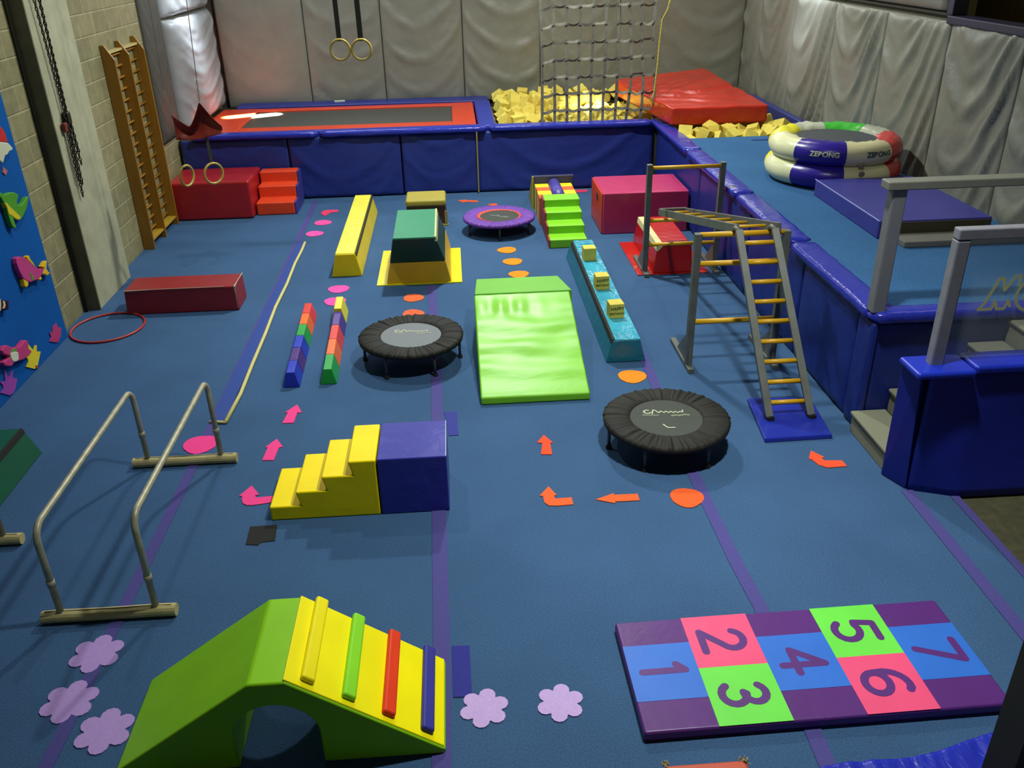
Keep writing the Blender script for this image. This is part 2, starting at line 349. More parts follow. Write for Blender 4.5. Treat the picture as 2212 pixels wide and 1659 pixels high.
# pillar on the left wall, a pipe beside it
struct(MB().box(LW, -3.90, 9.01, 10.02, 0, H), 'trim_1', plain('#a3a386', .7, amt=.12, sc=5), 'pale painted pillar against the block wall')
struct(MB().box(LW, -3.89, 8.985, 9.01, 0, H), 'trim_2', plain('#57553d', .7, amt=.2, sc=6), 'dark narrow face of the pillar')  # thin front slab in a darker, mottled green-grey
struct(MB().tube([(-4.03, 8.955, 0), (-4.03, 8.955, H)], .016), 'trim_3', plain('#34321f', .5), 'thin dark pipe beside the pillar', smooth=True)
# dark blue ledge above the right wall panels, opening above it
struct(MB().box(5.12, 5.34, 6.6, 9.36, 2.60, 2.68).box(5.14, 5.3, 9.30, 9.42, 2.68, 5.2), 'trim_4', plain('#22223c', .4), 'dark blue ledge of the opening above the right wall pads', bevel=.012)
struct(MB().box(5.2, 5.235, 9.42, 16.0, 2.665, 2.69), 'trim_5', plain('#2c2a20', .7), 'dark joint line above the right wall pads')

# raised platform
PE = 3.0
struct(MB().box(PE+.06, 9, 5.80, 11.98, 0, .97), 'floor', M_plat, 'raised blue carpeted platform')
struct(MB().box(LW, -3.7, 13.3, BW, 0, .9).box(-3.7, .66, 13.32, BW, 0, .82).box(.66, RW, 13.41, BW, 0, .62).box(3.17, RW, 11.98, 13.41, 0, .62), 'floor', M_dark, 'base under the track and the foam pit')
struct(MB().box(3.05, 3.16, 11.9, 13.4, 0, .9).box(.66, 3.05, 13.26, 13.4, 0, .9), 'trim_6', M_dark, 'rim boards behind the blue pads')

# ------------------------------------------------------------------ draped pads
def drape(P, wd, ht, seed, amp=.022, nf=3.2, puff=.035, nu=44, nv=70, sag=.42, skew=0.0, top=1.0):
    """a padded sheet: puffed edges and hanging catenary folds; P(a,b,out)"""
    rnd = random.Random(seed); ph = rnd.uniform(0, 6); sk = skew+rnd.uniform(-.18, .18); am = amp*rnd.uniform(.8, 1.25); sg = sag*rnd.uniform(.8, 1.25)
    mb = MB()
    def f(u, v):
        a = u*2-1; b = v*ht
        ac = a-sk
        line = b+sg*wd*(1-ac*ac)*1.0
        w1 = math.sin(2*PI*nf*line/1.0/1.0+ph+.8*noise.noise(Vector((a*1.5, b*2, seed))))
        w2 = math.sin(2*PI*nf*1.9*line+ph*2+1.3*noise.noise(Vector((a*2, b*3, seed+9))))
        msk = .35+.65*abs(noise.noise(Vector((a*1.2+5, b*1.1, seed*1.7))))*2
        edge = (1-abs(a)**8)
        sharp = (abs(w1)**1.6)*(1 if w1 > 0 else -1)
        d = am*msk*(.8*sharp+.35*w2)*(.35+.65*abs(ac)**.5)*edge
        d += puff*(1-abs(a)**10)*(1-abs(2*v-1)**24)
        d += .004*noise.noise(Vector((a*6, b*9, seed)))
        return P(u*wd, b, max(.002, d))
    mb.grid(nu, nv, f)
    return mb
def pad_thing(name, P, wd, ht, mat, label, group, seed, side_mat=None, depth=.05, **k):
    mb = drape(P, wd, ht, seed, **k)
    # closed sides back to the wall
    n = len(mb.v); nu = k.get('nu', 44); nv = k.get('nv', 70)
    rim = [i for i in range(nu+1)]+[j*(nu+1)+nu for j in range(1, nv+1)]+[nv*(nu+1)+i for i in range(nu-1, -1, -1)]+[j*(nu+1) for j in range(nv-1, 0, -1)]
    uv = [(i % (nu+1)/nu*wd, (i//(nu+1))/nv*ht) for i in rim]
    mb.v += [P(a, b, -depth) for a, b in uv]
    m = len(rim)
    mb.f += [(rim[i], rim[(i+1) % m], n+(i+1) % m, n+i) for i in range(m)]; mb.mi += [0]*m
    return solo(mb, name, mat, label, 'wall pad', group, smooth=True)
M_gpad = vinyl('#7b7c71', .42, .003, 20, 'wallpad', amt=.05)
M_gpad2 = vinyl('#6d6d66', .40, .003, 20, 'wallpadb', amt=.05)
seams = [-3.9, -2.447, -1.152, .229, 1.571, 2.96, 5.17]
names = ['behind the left end of the tumble track', 'behind the pair of hanging rings', 'next right from the one behind the rings', 'just left of the cargo net', 'seen through the cargo net', 'between the cargo net and the right corner']
for i in range(6):
    a, b = seams[i]+.006, seams[i+1]-.006
    pad_thing('wall_pad', (lambda a: lambda u, v, d: (a+u, BW-.07-d, .9+v))(a), b-a, 2.75, M_gpad, 'grey padded back wall panel, '+names[i], 'grey pads on the back wall', 20+i, amp=[.008, .02, .028, .034, .026, .03][i], sag=[.25,.25,.3,.34,.4,.5][i], nf=1.9, skew=[0,0,0,.1,-.1,.3][i])
ys = [16.07, 15.2, 13.72, 12.22, 10.74, 9.29, 7.96, 7.0]
rn = ['in the far right corner', 'second from the far right corner', 'in bright light behind the inflatable trampoline', 'right of the brightly lit one', 'directly behind the inflatable trampoline', 'under the start of the dark blue ledge', 'at the right edge of the picture']
for i in range(7):
    a, b = ys[i]-.006, ys[i+1]+.006
    pad_thing('wall_pad', (lambda a: lambda u, v, d: (RW-.09-d, a-u, .9+v))(a), a-b, 1.72 if i < 6 else 1.66, M_gpad, 'grey padded right wall panel, '+rn[i], 'grey pads on the right wall', 50+i, amp=[.03,.04,.05,.05,.035,.055,.05][i], sag=.62, nf=1.7, skew=-.35)
pad_thing('wall_pad', lambda u, v, d: (RW-.07-d, 15.99-u, 2.71+v), 6.5, 1.3, M_gpad2, 'long grey pad above the dark joint on the right wall', 'grey pads on the right wall', 71, amp=.006)
pad_thing('wall_pad', lambda u, v, d: (LW+.02+d, 12.62+u, 1.0+v), .85, 2.8, plain('#45443d', .6), 'dark grey wall pad at the end of the block wall', 'grey pads in the left corner', 80, amp=.006)
pad_thing('wall_pad', lambda u, v, d: (LW+.04+d*1.4, 13.49+u, .98+v), 2.56, 1.55, vinyl('#8e9091', .3, .003, 20, 'litpad'), 'silvery lit wall pad in the left corner, under its twin', 'grey pads in the left corner', 81, amp=.018, puff=.10, sag=.2)  # both corner pads paler, their lit look put into the base colour
pad_thing('wall_pad', lambda u, v, d: (LW+.04+d*1.4, 13.49+u, 2.56+v), 2.56, 1.3, vinyl('#8e9091', .3, .003, 20, 'litpad'), 'silvery lit wall pad in the left corner, upper one', 'grey pads in the left corner', 82, amp=.018, puff=.08, sag=.2)

# blue pads on the front of the track and pit
M_navy = vinyl('#25337e', .38, .004, 9, 'front')
M_navy2 = vinyl('#192a7c', .42, .004, 9, 'side')
M_cope = vinyl('#27309c', .22, .006, 14, 'cope')
fx = [-4.02, -2.46, -.80, .335, 3.02]
fn = ['behind the red box', 'behind the long yellow block', 'between the yellow block and the strip gap', 'behind the purple trampoline']
for i in range(4):
    a, b = fx[i]+.01, fx[i+1]-.01
    pad_thing('blue_wall_pad', (lambda a: lambda u, v, d: (a+u, 13.24-d*.6, .02+v))(a), b-a, .89, M_navy, 'dark blue pad on the pit front, '+fn[i], 'blue pads along the pit front', 100+i, amp=[.012, .02, .03, .03][i], sag=.3, nf=1.9, puff=.03, nv=40)
solo(MB().box(.325, .345, 13.17, 13.2, .02, .93), 'wood_strip', plain('#8f8550', .6), 'pale strip in the gap between two dark blue pit pads', 'strip')
py_ = [13.1, 10.6, 8.6, 7.1, 5.95]
pn = ['behind the pink box', 'behind the red block with the cream stripe', 'behind the climbing frame', 'nearest the grey steps']
for i in range(4):
    a, b = py_[i]-.01, py_[i+1]+.01
    pad_thing('blue_wall_pad', (lambda a: lambda u, v, d: (PE+.03-d*.6, a-u, .02+v))(a), a-b, .89, M_navy2, 'dark blue pad on the platform side, '+pn[i], 'blue pads along the platform side', 120+i, amp=.008, sag=.2, nf=1.5, puff=.03, nv=40)
# the rounded corner pad and the end pad of the platform
pad_thing('blue_wall_pad', lambda u, v, d: (PE+.02-d*.6, 5.93-u, .02+v), .24, .89, M_navy2, 'narrow dark blue pad at the corner of the platform by the steps', 'blue pads along the platform side', 126, amp=.002, puff=.03, nv=30)
pad_thing('blue_wall_pad', lambda u, v, d: (3.05+u, 5.72-d*.6, .02+v), 2.6, .87, M_navy2, 'dark blue pad on the platform end beside the grey steps', 'blue pads along the platform side', 127, amp=.004, puff=.02, nv=30)

# copings: soft rounded rolls
def coping(pts_fn, L, label, seed, rx=.12, rz=.045, mat=None, n=None, kink=.006):
    mb = MB(); n = n or int(L*16); seg = 20; rnd = random.Random(seed)
    rings = []
    for i in range(n+1):
        t = i/n; c, side = pts_fn(t); c = Vector(c); side = Vector(side)
        e = min(t, 1-t)*L; k = min(1, (e/.05)) ** .5 if e < .05 else 1
        k = max(k, .3)
        for s_ in range(seg):
            a = 2*PI*s_/seg; ca_, sa_ = math.cos(a), math.sin(a)
            q = 2/5
            x = rx*k*(abs(ca_)**q)*(1 if ca_ > 0 else -1); z = rz*k*(abs(sa_)**(.7))*(1 if sa_ > 0 else -1)
            wv = kink*noise.noise(Vector((t*L*7, s_*.5, seed)))
            mb.v.append(tuple(c+side*(x+wv)+Vector((0, 0, z+wv))))
    for i in range(n):
        for s_ in range(seg):
            mb.f.append((i*seg+s_, i*seg+(s_+1) % seg, (i+1)*seg+(s_+1) % seg, (i+1)*seg+s_)); mb.mi.append(0)
    mb.f.append(tuple(range(seg))); mb.f.append(tuple(n*seg+s_ for s_ in range(seg))); mb.mi += [0, 0]
    return solo(mb, 'edge_pad', mat or M_cope, label, 'edge pad', 'blue rolls along the raised edges', smooth=True)
def line(p, q, side): return lambda t: ((p[0]+(q[0]-p[0])*t, p[1]+(q[1]-p[1])*t, p[2]+(q[2]-p[2])*t), side)
cz = .955
coping(line((-3.85, 13.28, cz), (-2.0, 13.28, cz), (0, 1, 0)), 1.85, 'blue edge roll of the tumble track, left one under the rings', 1)
coping(line((-1.99, 13.28, cz), (.5, 13.28, cz), (0, 1, 0)), 2.5, 'blue edge roll of the tumble track, right one', 2)
coping(line((.51, 13.28, cz), (2.99, 13.28, cz), (0, 1, 0)), 2.48, 'blue edge roll under the cargo net', 3, kink=.003)
cy_ = [13.4, 11.2, 9.05, 7.4, 5.72]
cn = ['farthest piece, from the corner of the pit', 'second piece, behind the pink box', 'third piece, behind the climbing frame', 'nearest piece, ending at the grey post']
for i in range(4):
    coping(line((PE+.09, cy_[i]-.005, cz), (PE+.09, cy_[i+1]+.005, cz), (1, 0, 0)), cy_[i]-cy_[i+1], 'glossy blue edge roll of the platform, '+cn[i], 10+i, kink=.005)
coping(line((2.98, 5.74, .955), (5.6, 5.74, .955), (0, 1, 0)), 2.6, 'blue edge roll along the platform end above the grey steps', 15, rx=.09, kink=.003)

# ------------------------------------------------------------------ grey steps and half wall at the right
st = thing('padded_steps', 'grey carpeted steps up to the platform beside the blue half wall', 'steps', (3.6, 5.4, 0))
M_step = carpet('grey_step_carpet', '#82826f', .1)
M_step.name = 'grey_step_carpet'
zs = [.18, .36, .54, .72, .9]
for i in range(5):
    x0 = 2.955+.27*i
    MB().box(x0+.02, 4.3 if i == 4 else x0+.29, 5.10, 5.70, 0 if i == 0 else zs[i-1]-.02, zs[i]-.03).build('riser', M_step, st, bevel=.008)
    MB().box(x0, 4.6 if i == 4 else x0+.28, 5.09, 5.70, zs[i]-.03, zs[i]).build('tread', M_step, st, bevel=.012, seg=3)
hw = thing('half_wall', 'dark blue padded half wall in front of the grey steps', 'half wall', (3.5, 4.95, 0))
M_hw = vinyl('#121f84', .5, .004, 5, 'halfwall')
MB().hexa([(2.94, 5.08, 0), (3.03, 4.875, 0), (3.09, 5.0, 0), (3.0, 5.09, 0)], [(2.92, 5.06, .90), (2.97, 4.88, .90), (3.09, 5.0, .90), (3.0, 5.07, .90)]).build('corner_pad', M_hw, hw, bevel=.012)
mbw = MB()
def hwf(u, v):
    x = 3.035+u*2.4; y = 4.87-.12*min(1, (x-3.03)/.3)*(1-v)**1.5 if x > 3.03 else 4.87
    y += .006*noise.noise(Vector((x*3, v*3, 3)))-.008*math.sin(2*PI*(v*1.2-u*3))*.3
    return (x, y, .9*v)
mbw.grid(60, 16, hwf)
n0 = len(mbw.v)
mbw.build('front_pad', M_hw, hw, smooth=True, solid=.03)
MB().box(3.04, 5.4, 4.92, 5.06, 0, .88).build('core', plain('#2a2a30', .8), hw)
MB().box(2.90, 3.30, 4.80, 5.08, .895, .945).build('corner_cap', vinyl('#1a2fb0', .35, .003, 6, 'cap'), hw, bevel=.024, seg=4)
MB().box(3.31, 5.4, 4.84, 5.08, .895, .955).build('top_pad', vinyl('#1a2fb0', .35, .003, 6, 'cap'), hw, bevel=.024, seg=4)
# guard rails
M_rail = plain('#85858f', .45, .1, amt=.1)
gr = thing('guard_rail', 'grey framed guard rail with clear panel standing on the half wall', 'guard rail', (3.08, 4.96, .945))
MB().box(3.035, 3.125, 4.915, 4.99, .93, 1.788).build('post', M_rail, gr, bevel=.01)
MB().box(3.035, 5.4, 4.915, 4.99, 1.79, 1.86).build('top_rail', M_rail, gr, bevel=.008)
MB().box(5.32, 5.4, 4.915, 4.99, .95, 1.79).build('post', M_rail, gr, bevel=.01)
gp = MB().box(3.125, 5.32, 4.947, 4.955, .98, 1.79).build('clear_panel', glass_mat(), gr)
# writing on the clear panel: an outlined M and C
mt = MB(); PW = lambda a, b: (a, 4.943, b)
mt.stroke([(3.285, 1.315), (3.37, 1.315), (3.385, 1.37), (3.405, 1.315), (3.455, 1.315), (3.47, 1.37), (3.49, 1.33)], .019, PW)
mt.stroke([(3.285, 1.315), (3.32, 1.36), (3.38, 1.52), (3.41, 1.52), (3.43, 1.44), (3.48, 1.53), (3.515, 1.535), (3.52, 1.47)], .019, PW)
mt.stroke(arc(3.62, 1.40, .105, 60, 320, 16), .019, PW)
mt.stroke(arc(3.62, 1.40, .05, 50, 320, 12), .019, PW)
mt.build('painted_letters', plain('#d8d596', .6), gp)
gr2 = thing('guard_rail', 'grey framed guard rail standing on the platform edge behind the grey steps', 'guard rail', (3.04, 5.76, .99))
MB().box(2.985, 3.085, 5.70, 5.80, .985, 1.90).build('post', plain('#77787e', .5, .1), gr2, bevel=.01)
MB().box(2.93, 5.6, 5.68, 5.80, 1.90, 1.96).build('top_rail', plain('#77786f', .5, .1), gr2, bevel=.008)
MB().box(5.5, 5.6, 5.70, 5.80, .985, 1.90).build('post', plain('#77787e', .5, .1), gr2, bevel=.01)

# ------------------------------------------------------------------ tumble track
M_red = vinyl('#d2401f', .34, .004, 8, 'track')
tt = thing('tumble_track', 'long black tumble track with orange red frame pads behind the blue wall', 'trampoline', (-1.7, 14.6, .82))
MB().box(-3.30, .0, 13.98, 15.42, .90, .925).build('bed', plain('#40413a', .55, amt=.1, sc=40), tt)
for nm, bx in (('frame_pad', (-3.9, -3.28, 13.52, 15.62)), ('frame_pad', (-.02, .35, 13.52, 15.62))):
    MB().box(*bx, .85, .955).build(nm, M_red, tt, bevel=.02, seg=3)
MB().box(-3.3, 0, 15.40, 15.60, .86, .955).build('side_pad', M_red, tt, bevel=.02, seg=3)
MB().box(-3.3, 0, 13.52, 14.0, .86, .94).build('side_pad', M_red, tt, bevel=.02, seg=3)
solo(MB().box(-3.7, .62, 15.64, 16.05, .84, .985), 'edge_mat', vinyl('#27307c', .4, .004, 6, 'backstrip'), 'dark blue mat strip between the tumble track and the back wall', 'mat', bevel=.03, seg=3)
solo(MB().box(.37, .64, 13.42, 15.6, .84, .985), 'edge_mat', vinyl('#25349a', .35, .004, 6, 'endstrip'), 'blue mat strip between the tumble track and the foam pit', 'mat', bevel=.03, seg=3)
solo(MB().box(-3.6, .62, 13.405, 13.51, .84, .975), 'edge_mat', vinyl('#25349a', .35, .004, 6, 'endstrip'), 'narrow blue mat strip along the front of the tumble track', 'mat', bevel=.02, seg=3)
solo(MB().box(-2.05, -1.87, 15.86, 15.96, .985, 1.0, .2), 'paper_sheet', felt('#b9bfae'), 'small pale sheet lying behind the tumble track by the wall', 'paper')
solo(MB().box(4.93, 5.04, 12.3, 14.9, .63, 1.06), 'edge_mat', vinyl('#2b3578', .4, .004, 6, 'rightstrip'), 'dark blue mat strip along the right wall behind the foam pit', 'mat', bevel=.02, seg=3)

# ------------------------------------------------------------------ foam pit
M_foam = plain('#d9c85e', .95, 0, .1, .10, 8)
M_foam2 = plain('#cdb652', .95, 0, .1, .10, 8)
rnd = random.Random(3)
def foam_mesh(mat):
    mb = MB().box(-.085, .085, -.085, .085, -.085, .085)
    o = mb.build('foam_cube', mat, bevel=.008); return o
pro = [foam_mesh(M_foam), foam_mesh(M_foam2)]
cells = []
for gxi in range(24):
    for gyi in range(24):
        x = .80+gxi*.205+rnd.uniform(-.03, .03); y = 12.14+gyi*.2+rnd.uniform(-.03, .03)
        if x > 4.84 or y > 15.9: continue
        if y < 13.53 and x < 3.25: continue
        cells.append((x, y))
FG = 'pale yellow foam cubes in the pit'
# where the red crash mat lies
def in_mat(x, y):
    return 12.66 < y < 15.6 and 2.62+(14.7-y)*.2 < x < 4.62
used = [0, 0]; cnt = 0
for x, y in cells:
    if in_mat(x, y): continue
    k = rnd.choice((0, 0, 1))
    if not used[k]: o = pro[k]; used[k] = 1
    else: o = pro[k].copy(); COL.objects.link(o)
    edge = min(y-12.1, 16-y)
    z = .90+rnd.uniform(-.05, .06)+(.10 if y > 14.9 else 0)
    if x > 3.1 and y < 12.6: z = .90+rnd.uniform(-.04, .09)
    o.location = (x, y, z); o.rotation_euler = (rnd.uniform(-.9, .9), rnd.uniform(-.9, .9), rnd.uniform(0, 3))
    o.scale = (rnd.uniform(.92, 1.15),)*3
    if x < 2.9 and y > 13.3: lb = 'pale yellow foam cube lying in the pit left of the red crash mat'
    elif y < 12.9: lb = 'pale yellow foam cube in the row in front of the red crash mat'
    else: lb = 'pale yellow foam cube lying behind or right of the red crash mat'
    tag(o, lb, 'foam cube', FG); cnt += 1
mb = MB()
for gxi in range(23):
    for gyi in range(21):
        x = .78+gxi*.2; y = 12.1+gyi*.19
        if x > 4.8 or (y < 13.5 and x < 3.27): continue
        R = Matrix.Rotation(rnd.uniform(0, 3), 3, 'Z') @ Matrix.Rotation(rnd.uniform(-.4, .4), 3, 'X')
        vs = [R @ Vector((a*.095, b*.095, c*.07))+Vector((x, y, .73)) for c in (-1, 1) for b in (-1, 1) for a in (-1, 1)]
        mb.add(vs, [(0, 2, 3, 1), (4, 5, 7, 6), (0, 1, 5, 4), (2, 6, 7, 3), (0, 4, 6, 2), (1, 3, 7, 5)])
so = solo(mb, 'foam_filling', M_foam2, 'deeper layer of pale yellow foam cubes filling the pit', 'foam'); so['kind'] = 'stuff'
# red crash mat
cm = MB(); nu, nv = 40, 40
c00, c10, c11, c01 = Vector((3.12, 12.62, 1.27)), Vector((4.58, 12.80, 1.24)), Vector((4.42, 15.75, 1.38)), Vector((2.66, 14.75, 1.38))
def cmf(top):
    def f(u, v):
        p = (c00*(1-u)+c10*u)*(1-v)+(c01*(1-u)+c11*u)*v
        if top:
            crease = -.03*math.exp(-((v-.28-.22*u)/.03)**2)*(1 if u > .25 else 0)+.018*math.sin(46*(u*.25+v))*math.exp(-((u-.35)/.3)**2-((v-.35)/.22)**2)
            p = p+Vector((0, 0, crease+.012*noise.noise(p*4)))
        else: p = p-Vector((0, 0, .25))
        return tuple(p)
    return f
cm.grid(nu, nv, cmf(True)); n1 = len(cm.v); cm.grid(nu, nv, cmf(False), flip=True)
rim = [i for i in range(nu+1)]+[j*(nu+1)+nu for j in range(1, nv+1)]+[nv*(nu+1)+i for i in range(nu-1, -1, -1)]+[j*(nu+1) for j in range(nv-1, 0, -1)]
m_ = len(rim); cm.f += [(rim[i], n1+rim[i], n1+rim[(i+1) % m_], rim[(i+1) % m_]) for i in range(m_)]; cm.mi += [0]*m_
solo(cm, 'crash_mat', vinyl('#b92d1a', .24, .012, 5, 'crash'), 'big glossy red crash mat lying tilted on the foam cubes', 'crash mat', bevel=.03, seg=3)

# ------------------------------------------------------------------ cargo net
net = thing('cargo_net', 'grey webbing cargo net hanging over the edge of the foam pit', 'cargo net', (2.15, 13.35, .99))
M_web = plain('#6a685e', .6, amt=.2); NZ = 3.3
xb = [1.328+i*(2.985-1.328)/9 for i in range(10)]
zr = [1.175+.238*i for i in range(9)]
def netp(i, z, dx=0):
    t = (z-1)/2.3
    x = xb[i]+(.05 if i > 5 else .0)*math.sin(t*5)*0+(.03*math.sin(t*7+i*.8) if i > 6 else .008*math.sin(t*6+i))
    x += (2.15-xb[i])*-.02*t
    y = 13.34+.02*math.sin(t*9+i*1.3)+(.09*max(0, t-.25)*(i-6) if i > 6 and t > .25 else 0)
    return Vector((x+dx, y, z))
for i in range(10):
    mb = MB(); pts = [netp(i, .97+(NZ-.97)*k/24) for k in range(25)]
    mb.add([tuple(p+Vector((s_*.021, 0, 0))) for p in pts for s_ in (-1, 1)], [(2*k, 2*k+1, 2*k+3, 2*k+2) for k in range(24)])
    mb.build('vertical_strap', M_web, net, solid=.004)
for zi in zr:
    mb = MB(); vs = []; n = 9*8
    for k in range(n+1):
        s_ = k/8; i = min(8, int(s_)); fr = s_-i
        p = netp(i, zi)*(1-fr)+netp(i+1, zi)*fr
        p.z -= .022*math.sin(PI*fr)*(1+.4*math.sin(i*2.1+zi*9)); p.y -= .012
        p.z += (-.05 if i == 0 else 0)*(1-fr)+(.03*math.sin(i+zi*20) if i > 6 else 0)*math.sin(PI*fr)
        tw = .9*math.sin(PI*fr)*math.sin(i*1.7+zi*11) if zi > 1.3 else .2*math.sin(PI*fr)
        dz = Vector((0, math.sin(tw)*.021, math.cos(tw)*.021))
        vs += [tuple(p-dz), tuple(p+dz)]
    mb.add(vs, [(2*k, 2*k+1, 2*k+3, 2*k+2) for k in range(n)])
    mb.build('horizontal_strap', M_web, net, solid=.004)
# rope at the net's right side
rp = thing('hanging_rope', 'thin yellow rope hanging along the right side of the cargo net', 'rope', (3.05, 13.27, 1.3))
pts = [(3.22, 13.2, 3.0), (3.11, 13.22, 2.52), (3.05, 13.26, 2.38), (3.03, 13.27, 2.1), (3.02, 13.27, 1.8), (3.0, 13.27, 1.5), (2.98, 13.26, 1.33)]
fine = []
for a, b in zip(pts, pts[1:]):
    for k in range(14): fine.append(Vector(a).lerp(Vector(b), k/14))
for ph in (0, PI):
    MB().tube([p+Vector((math.cos(i*1.1+ph)*.008, math.sin(i*1.1+ph)*.008, 0)) for i, p in enumerate(fine)], .008, 6).build('strand', plain('#b0a44a', .8), rp, smooth=True)
MB().tube([(2.98, 13.26, 1.36), (2.95, 13.25, 1.30), (3.0, 13.26, 1.25), (2.97, 13.25, 1.20)], [.014, .03, .03, .012], 8).build('knot', plain('#8a7a48', .8), rp, smooth=True)
# ================================================================== upper platform
inf = thing('inflatable_trampoline', 'two tier inflatable trampoline of white, blue and red segments on the platform', 'trampoline', (4.27, 9.69, .97))
IC = (4.27, 9.69)
segcol = [('#2e1f8c', 212, 258), ('#cfc9a0', 258, 303), ('#bf3838', 303, 357), ('#a9ad9a', 357, 392), ('#42b53c', 32, 82), ('#bfc4b0', 82, 122), ('#e8e02a', 122, 165), ('#dcdcae', 165, 212)]
def inf_ring(z, R, r, nm, wr):
    for col, a0, a1 in segcol:
        n = max(4, int((a1-a0)/5)); mb = MB(); pts = []
        for k in range(n+1):
            a = math.radians(a0+(a1-a0)*k/n); pts.append((a, k/n))
        sg = 18; vs = []
        for a, t in pts:
            bul = 1+.05*math.sin(PI*t)
            for s_ in range(sg):
                b = 2*PI*s_/sg
                rr = R+r*bul*math.cos(b); zz = z+r*.88*bul*math.sin(b)
                if wr and math.cos(b) < .3 and math.sin(b) > 0: zz += .018*noise.noise(Vector((a*9, b*4, z)))*1.6
                vs.append((IC[0]+rr*math.cos(a), IC[1]+rr*math.sin(a), zz))
        fs = [(i*sg+s_, i*sg+(s_+1) % sg, (i+1)*sg+(s_+1) % sg, (i+1)*sg+s_) for i in range(n) for s_ in range(sg)]
        mb.add(vs, fs).build(nm, vinyl(col, .3, .002, 8, 'inflate'), inf, smooth=True)
inf_ring(1.105, .585, .15, 'lower_tube', False)
inf_ring(1.345, .57, .145, 'upper_tube', True)
MB().disc(IC[0], IC[1], 1.415, .50, 48).build('bouncing_mat', plain('#3c4148', .7), inf)
for a0, col in ((240, '#b9bd9c'), (287, '#2e4150')):
    mb = MB(); R_ = .57+.15
    def PL(a, b, a0=a0):
        g_ = math.radians(a0)+a/R_; t = b/.145+.15
        return (IC[0]+(.57+.160*math.cos(t))*math.cos(g_), IC[1]+(.57+.160*math.cos(t))*math.sin(g_), 1.345+.140*math.sin(t))
    text_mesh(mb, 'ZEBONG', PL, .075, .003)
    mb.build('printed_name', plain(col, .6), inf)
for R_, z_ in ((.70, 1.25), (.735, 1.175)):
    a = math.radians(272); mb = MB(); c = Vector((IC[0]+R_*math.cos(a), IC[1]+R_*math.sin(a), z_)); d = Vector((math.cos(a), math.sin(a), -.35)).normalized()
    mb.tube([c-d*.01, c+d*.012], .03, 16).build('valve', plain('#8f8468', .6), inf)
M_mat2 = vinyl('#38398a', .45, .004, 5, 'bigmat')
fm = thing('thick_mat', 'thick blue mat on the platform in front of the inflatable trampoline', 'mat', (4.3, 8.2, .97))
MB().box(3.80, 4.86, 7.42, 8.95, .97, 1.135).build('body', M_mat2, fm, bevel=.012)
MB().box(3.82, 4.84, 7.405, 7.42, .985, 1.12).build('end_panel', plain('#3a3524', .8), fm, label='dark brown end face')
MB().tube([(3.80, 8.95, 1.137), (3.80, 7.42, 1.137)], .006, 6).build('piping', plain('#8a92d8', .4), fm)
solo(MB().box(3.92, 5.10, 7.14, 7.39, .97, 1.025), 'low_step', carpet('grey_slab', '#6c6b66', .1), 'low grey carpeted slab in front of the thick blue mat', 'step', bevel=.008)
solo(MB().box(4.02, 4.25, 11.7, 11.76, .972, .976), 'floor_tape', felt('#2b3d80'), 'short dark tape strip on the platform near the foam pit edge', 'tape')

# ================================================================== floor pieces
def flat(mb, pts, z0, z1): return mb.prism(pts, z0, z1, 'z')
M_tape = felt('#4d4888'); M_tape2 = felt('#514a86')
TG = 'long purple seam tapes on the carpet'
for pts, wd, lb in (([(-2.13, 13.1), (-2.10, 10.9), (-2.08, 5.4), (-2.10, 3.0), (-2.12, 1.5)], .075, 'purple seam tape running under the parallel bars'),
                    ([(-.34, 9.3), (-.27, 7.5), (-.24, 5.5), (-.21, 3.8), (-.20, 1.5)], .095, 'purple seam tape running past the blue foam cube'),
                    ([(1.66, 9.0), (1.645, 7.0), (1.61, 5.2), (1.62, 4.2), (1.64, 3.8), (1.60, 2.5)], .085, 'purple seam tape running under the hopscotch mat'),
                    ([(3.03, 4.86), (3.02, 3.5), (3.0, 2.0)], .085, 'purple seam tape starting at the corner of the half wall'),
                    ([(3.32, 4.76), (3.32, 3.6), (3.3, 2.0)], .06, 'purple tape along the right edge of the carpet')):
    mb = MB(); n = len(pts)
    vs = [(x+s_*wd/2, y, .003) for x, y in pts for s_ in (-1, 1)]
    mb.add(vs, [(2*k, 2*k+1, 2*k+3, 2*k+2) for k in range(n-1)])
    solo(mb, 'seam_tape', M_tape, lb, 'tape', TG, solid=.0025)
for k, col, lb, cat in (('dark_tape', '#2a2a28', 'ragged black tape patch on the carpet in front of the yellow steps', 'tape'),
                   ('blue_tape_near', '#33348a', 'short violet blue tape strip right of the foam arch', 'tape'),
                   ('blue_tape_far', '#3a3f8e', 'violet blue tape patch behind the blue foam cube', 'tape')):
    solo(flat(MB(), SHAPES[k], .001, .005), 'floor_tape', felt(col), lb, cat)
AG = 'felt arrows on the floor'
for k, col, lb in (('pink_arrow_a', '#f2458c', 'straight pink floor arrow nearest the two rainbow beams'),
                   ('pink_arrow_b', '#f2458c', 'straight pink floor arrow halfway between the yellow steps and the other pink one'),
                   ('pink_bent', '#f2458c', 'bent pink floor arrow touching the yellow steps'),
                   ('pink_far_bent', '#e83f6c', 'small bent pink arrow beyond the two far pink spots'),
                   ('orange_up', '#e8502c', 'orange red arrow pointing towards the green wedge'),
                   ('orange_bent', '#f0602f', 'bent orange arrow left of the straight sideways one'),
                   ('orange_left', '#f0602f', 'orange arrow pointing left beside the orange round spot'),
                   ('orange_curved', '#ee5330', 'curved orange arrow in front of the ladder mat'),
                   ('orange_far', '#e05a38', 'thin orange arrow behind the purple trampoline'),
                   ('pink_far_right', '#d83a60', 'far pink arrow between the green steps and the pink box'),
                   ('red_tri', '#d83c28', 'small red triangle at the foot of the far climbing frame')):
    solo(flat(MB(), SHAPES[k], .001, .006), 'floor_arrow', felt(col), lb, 'arrow', AG)
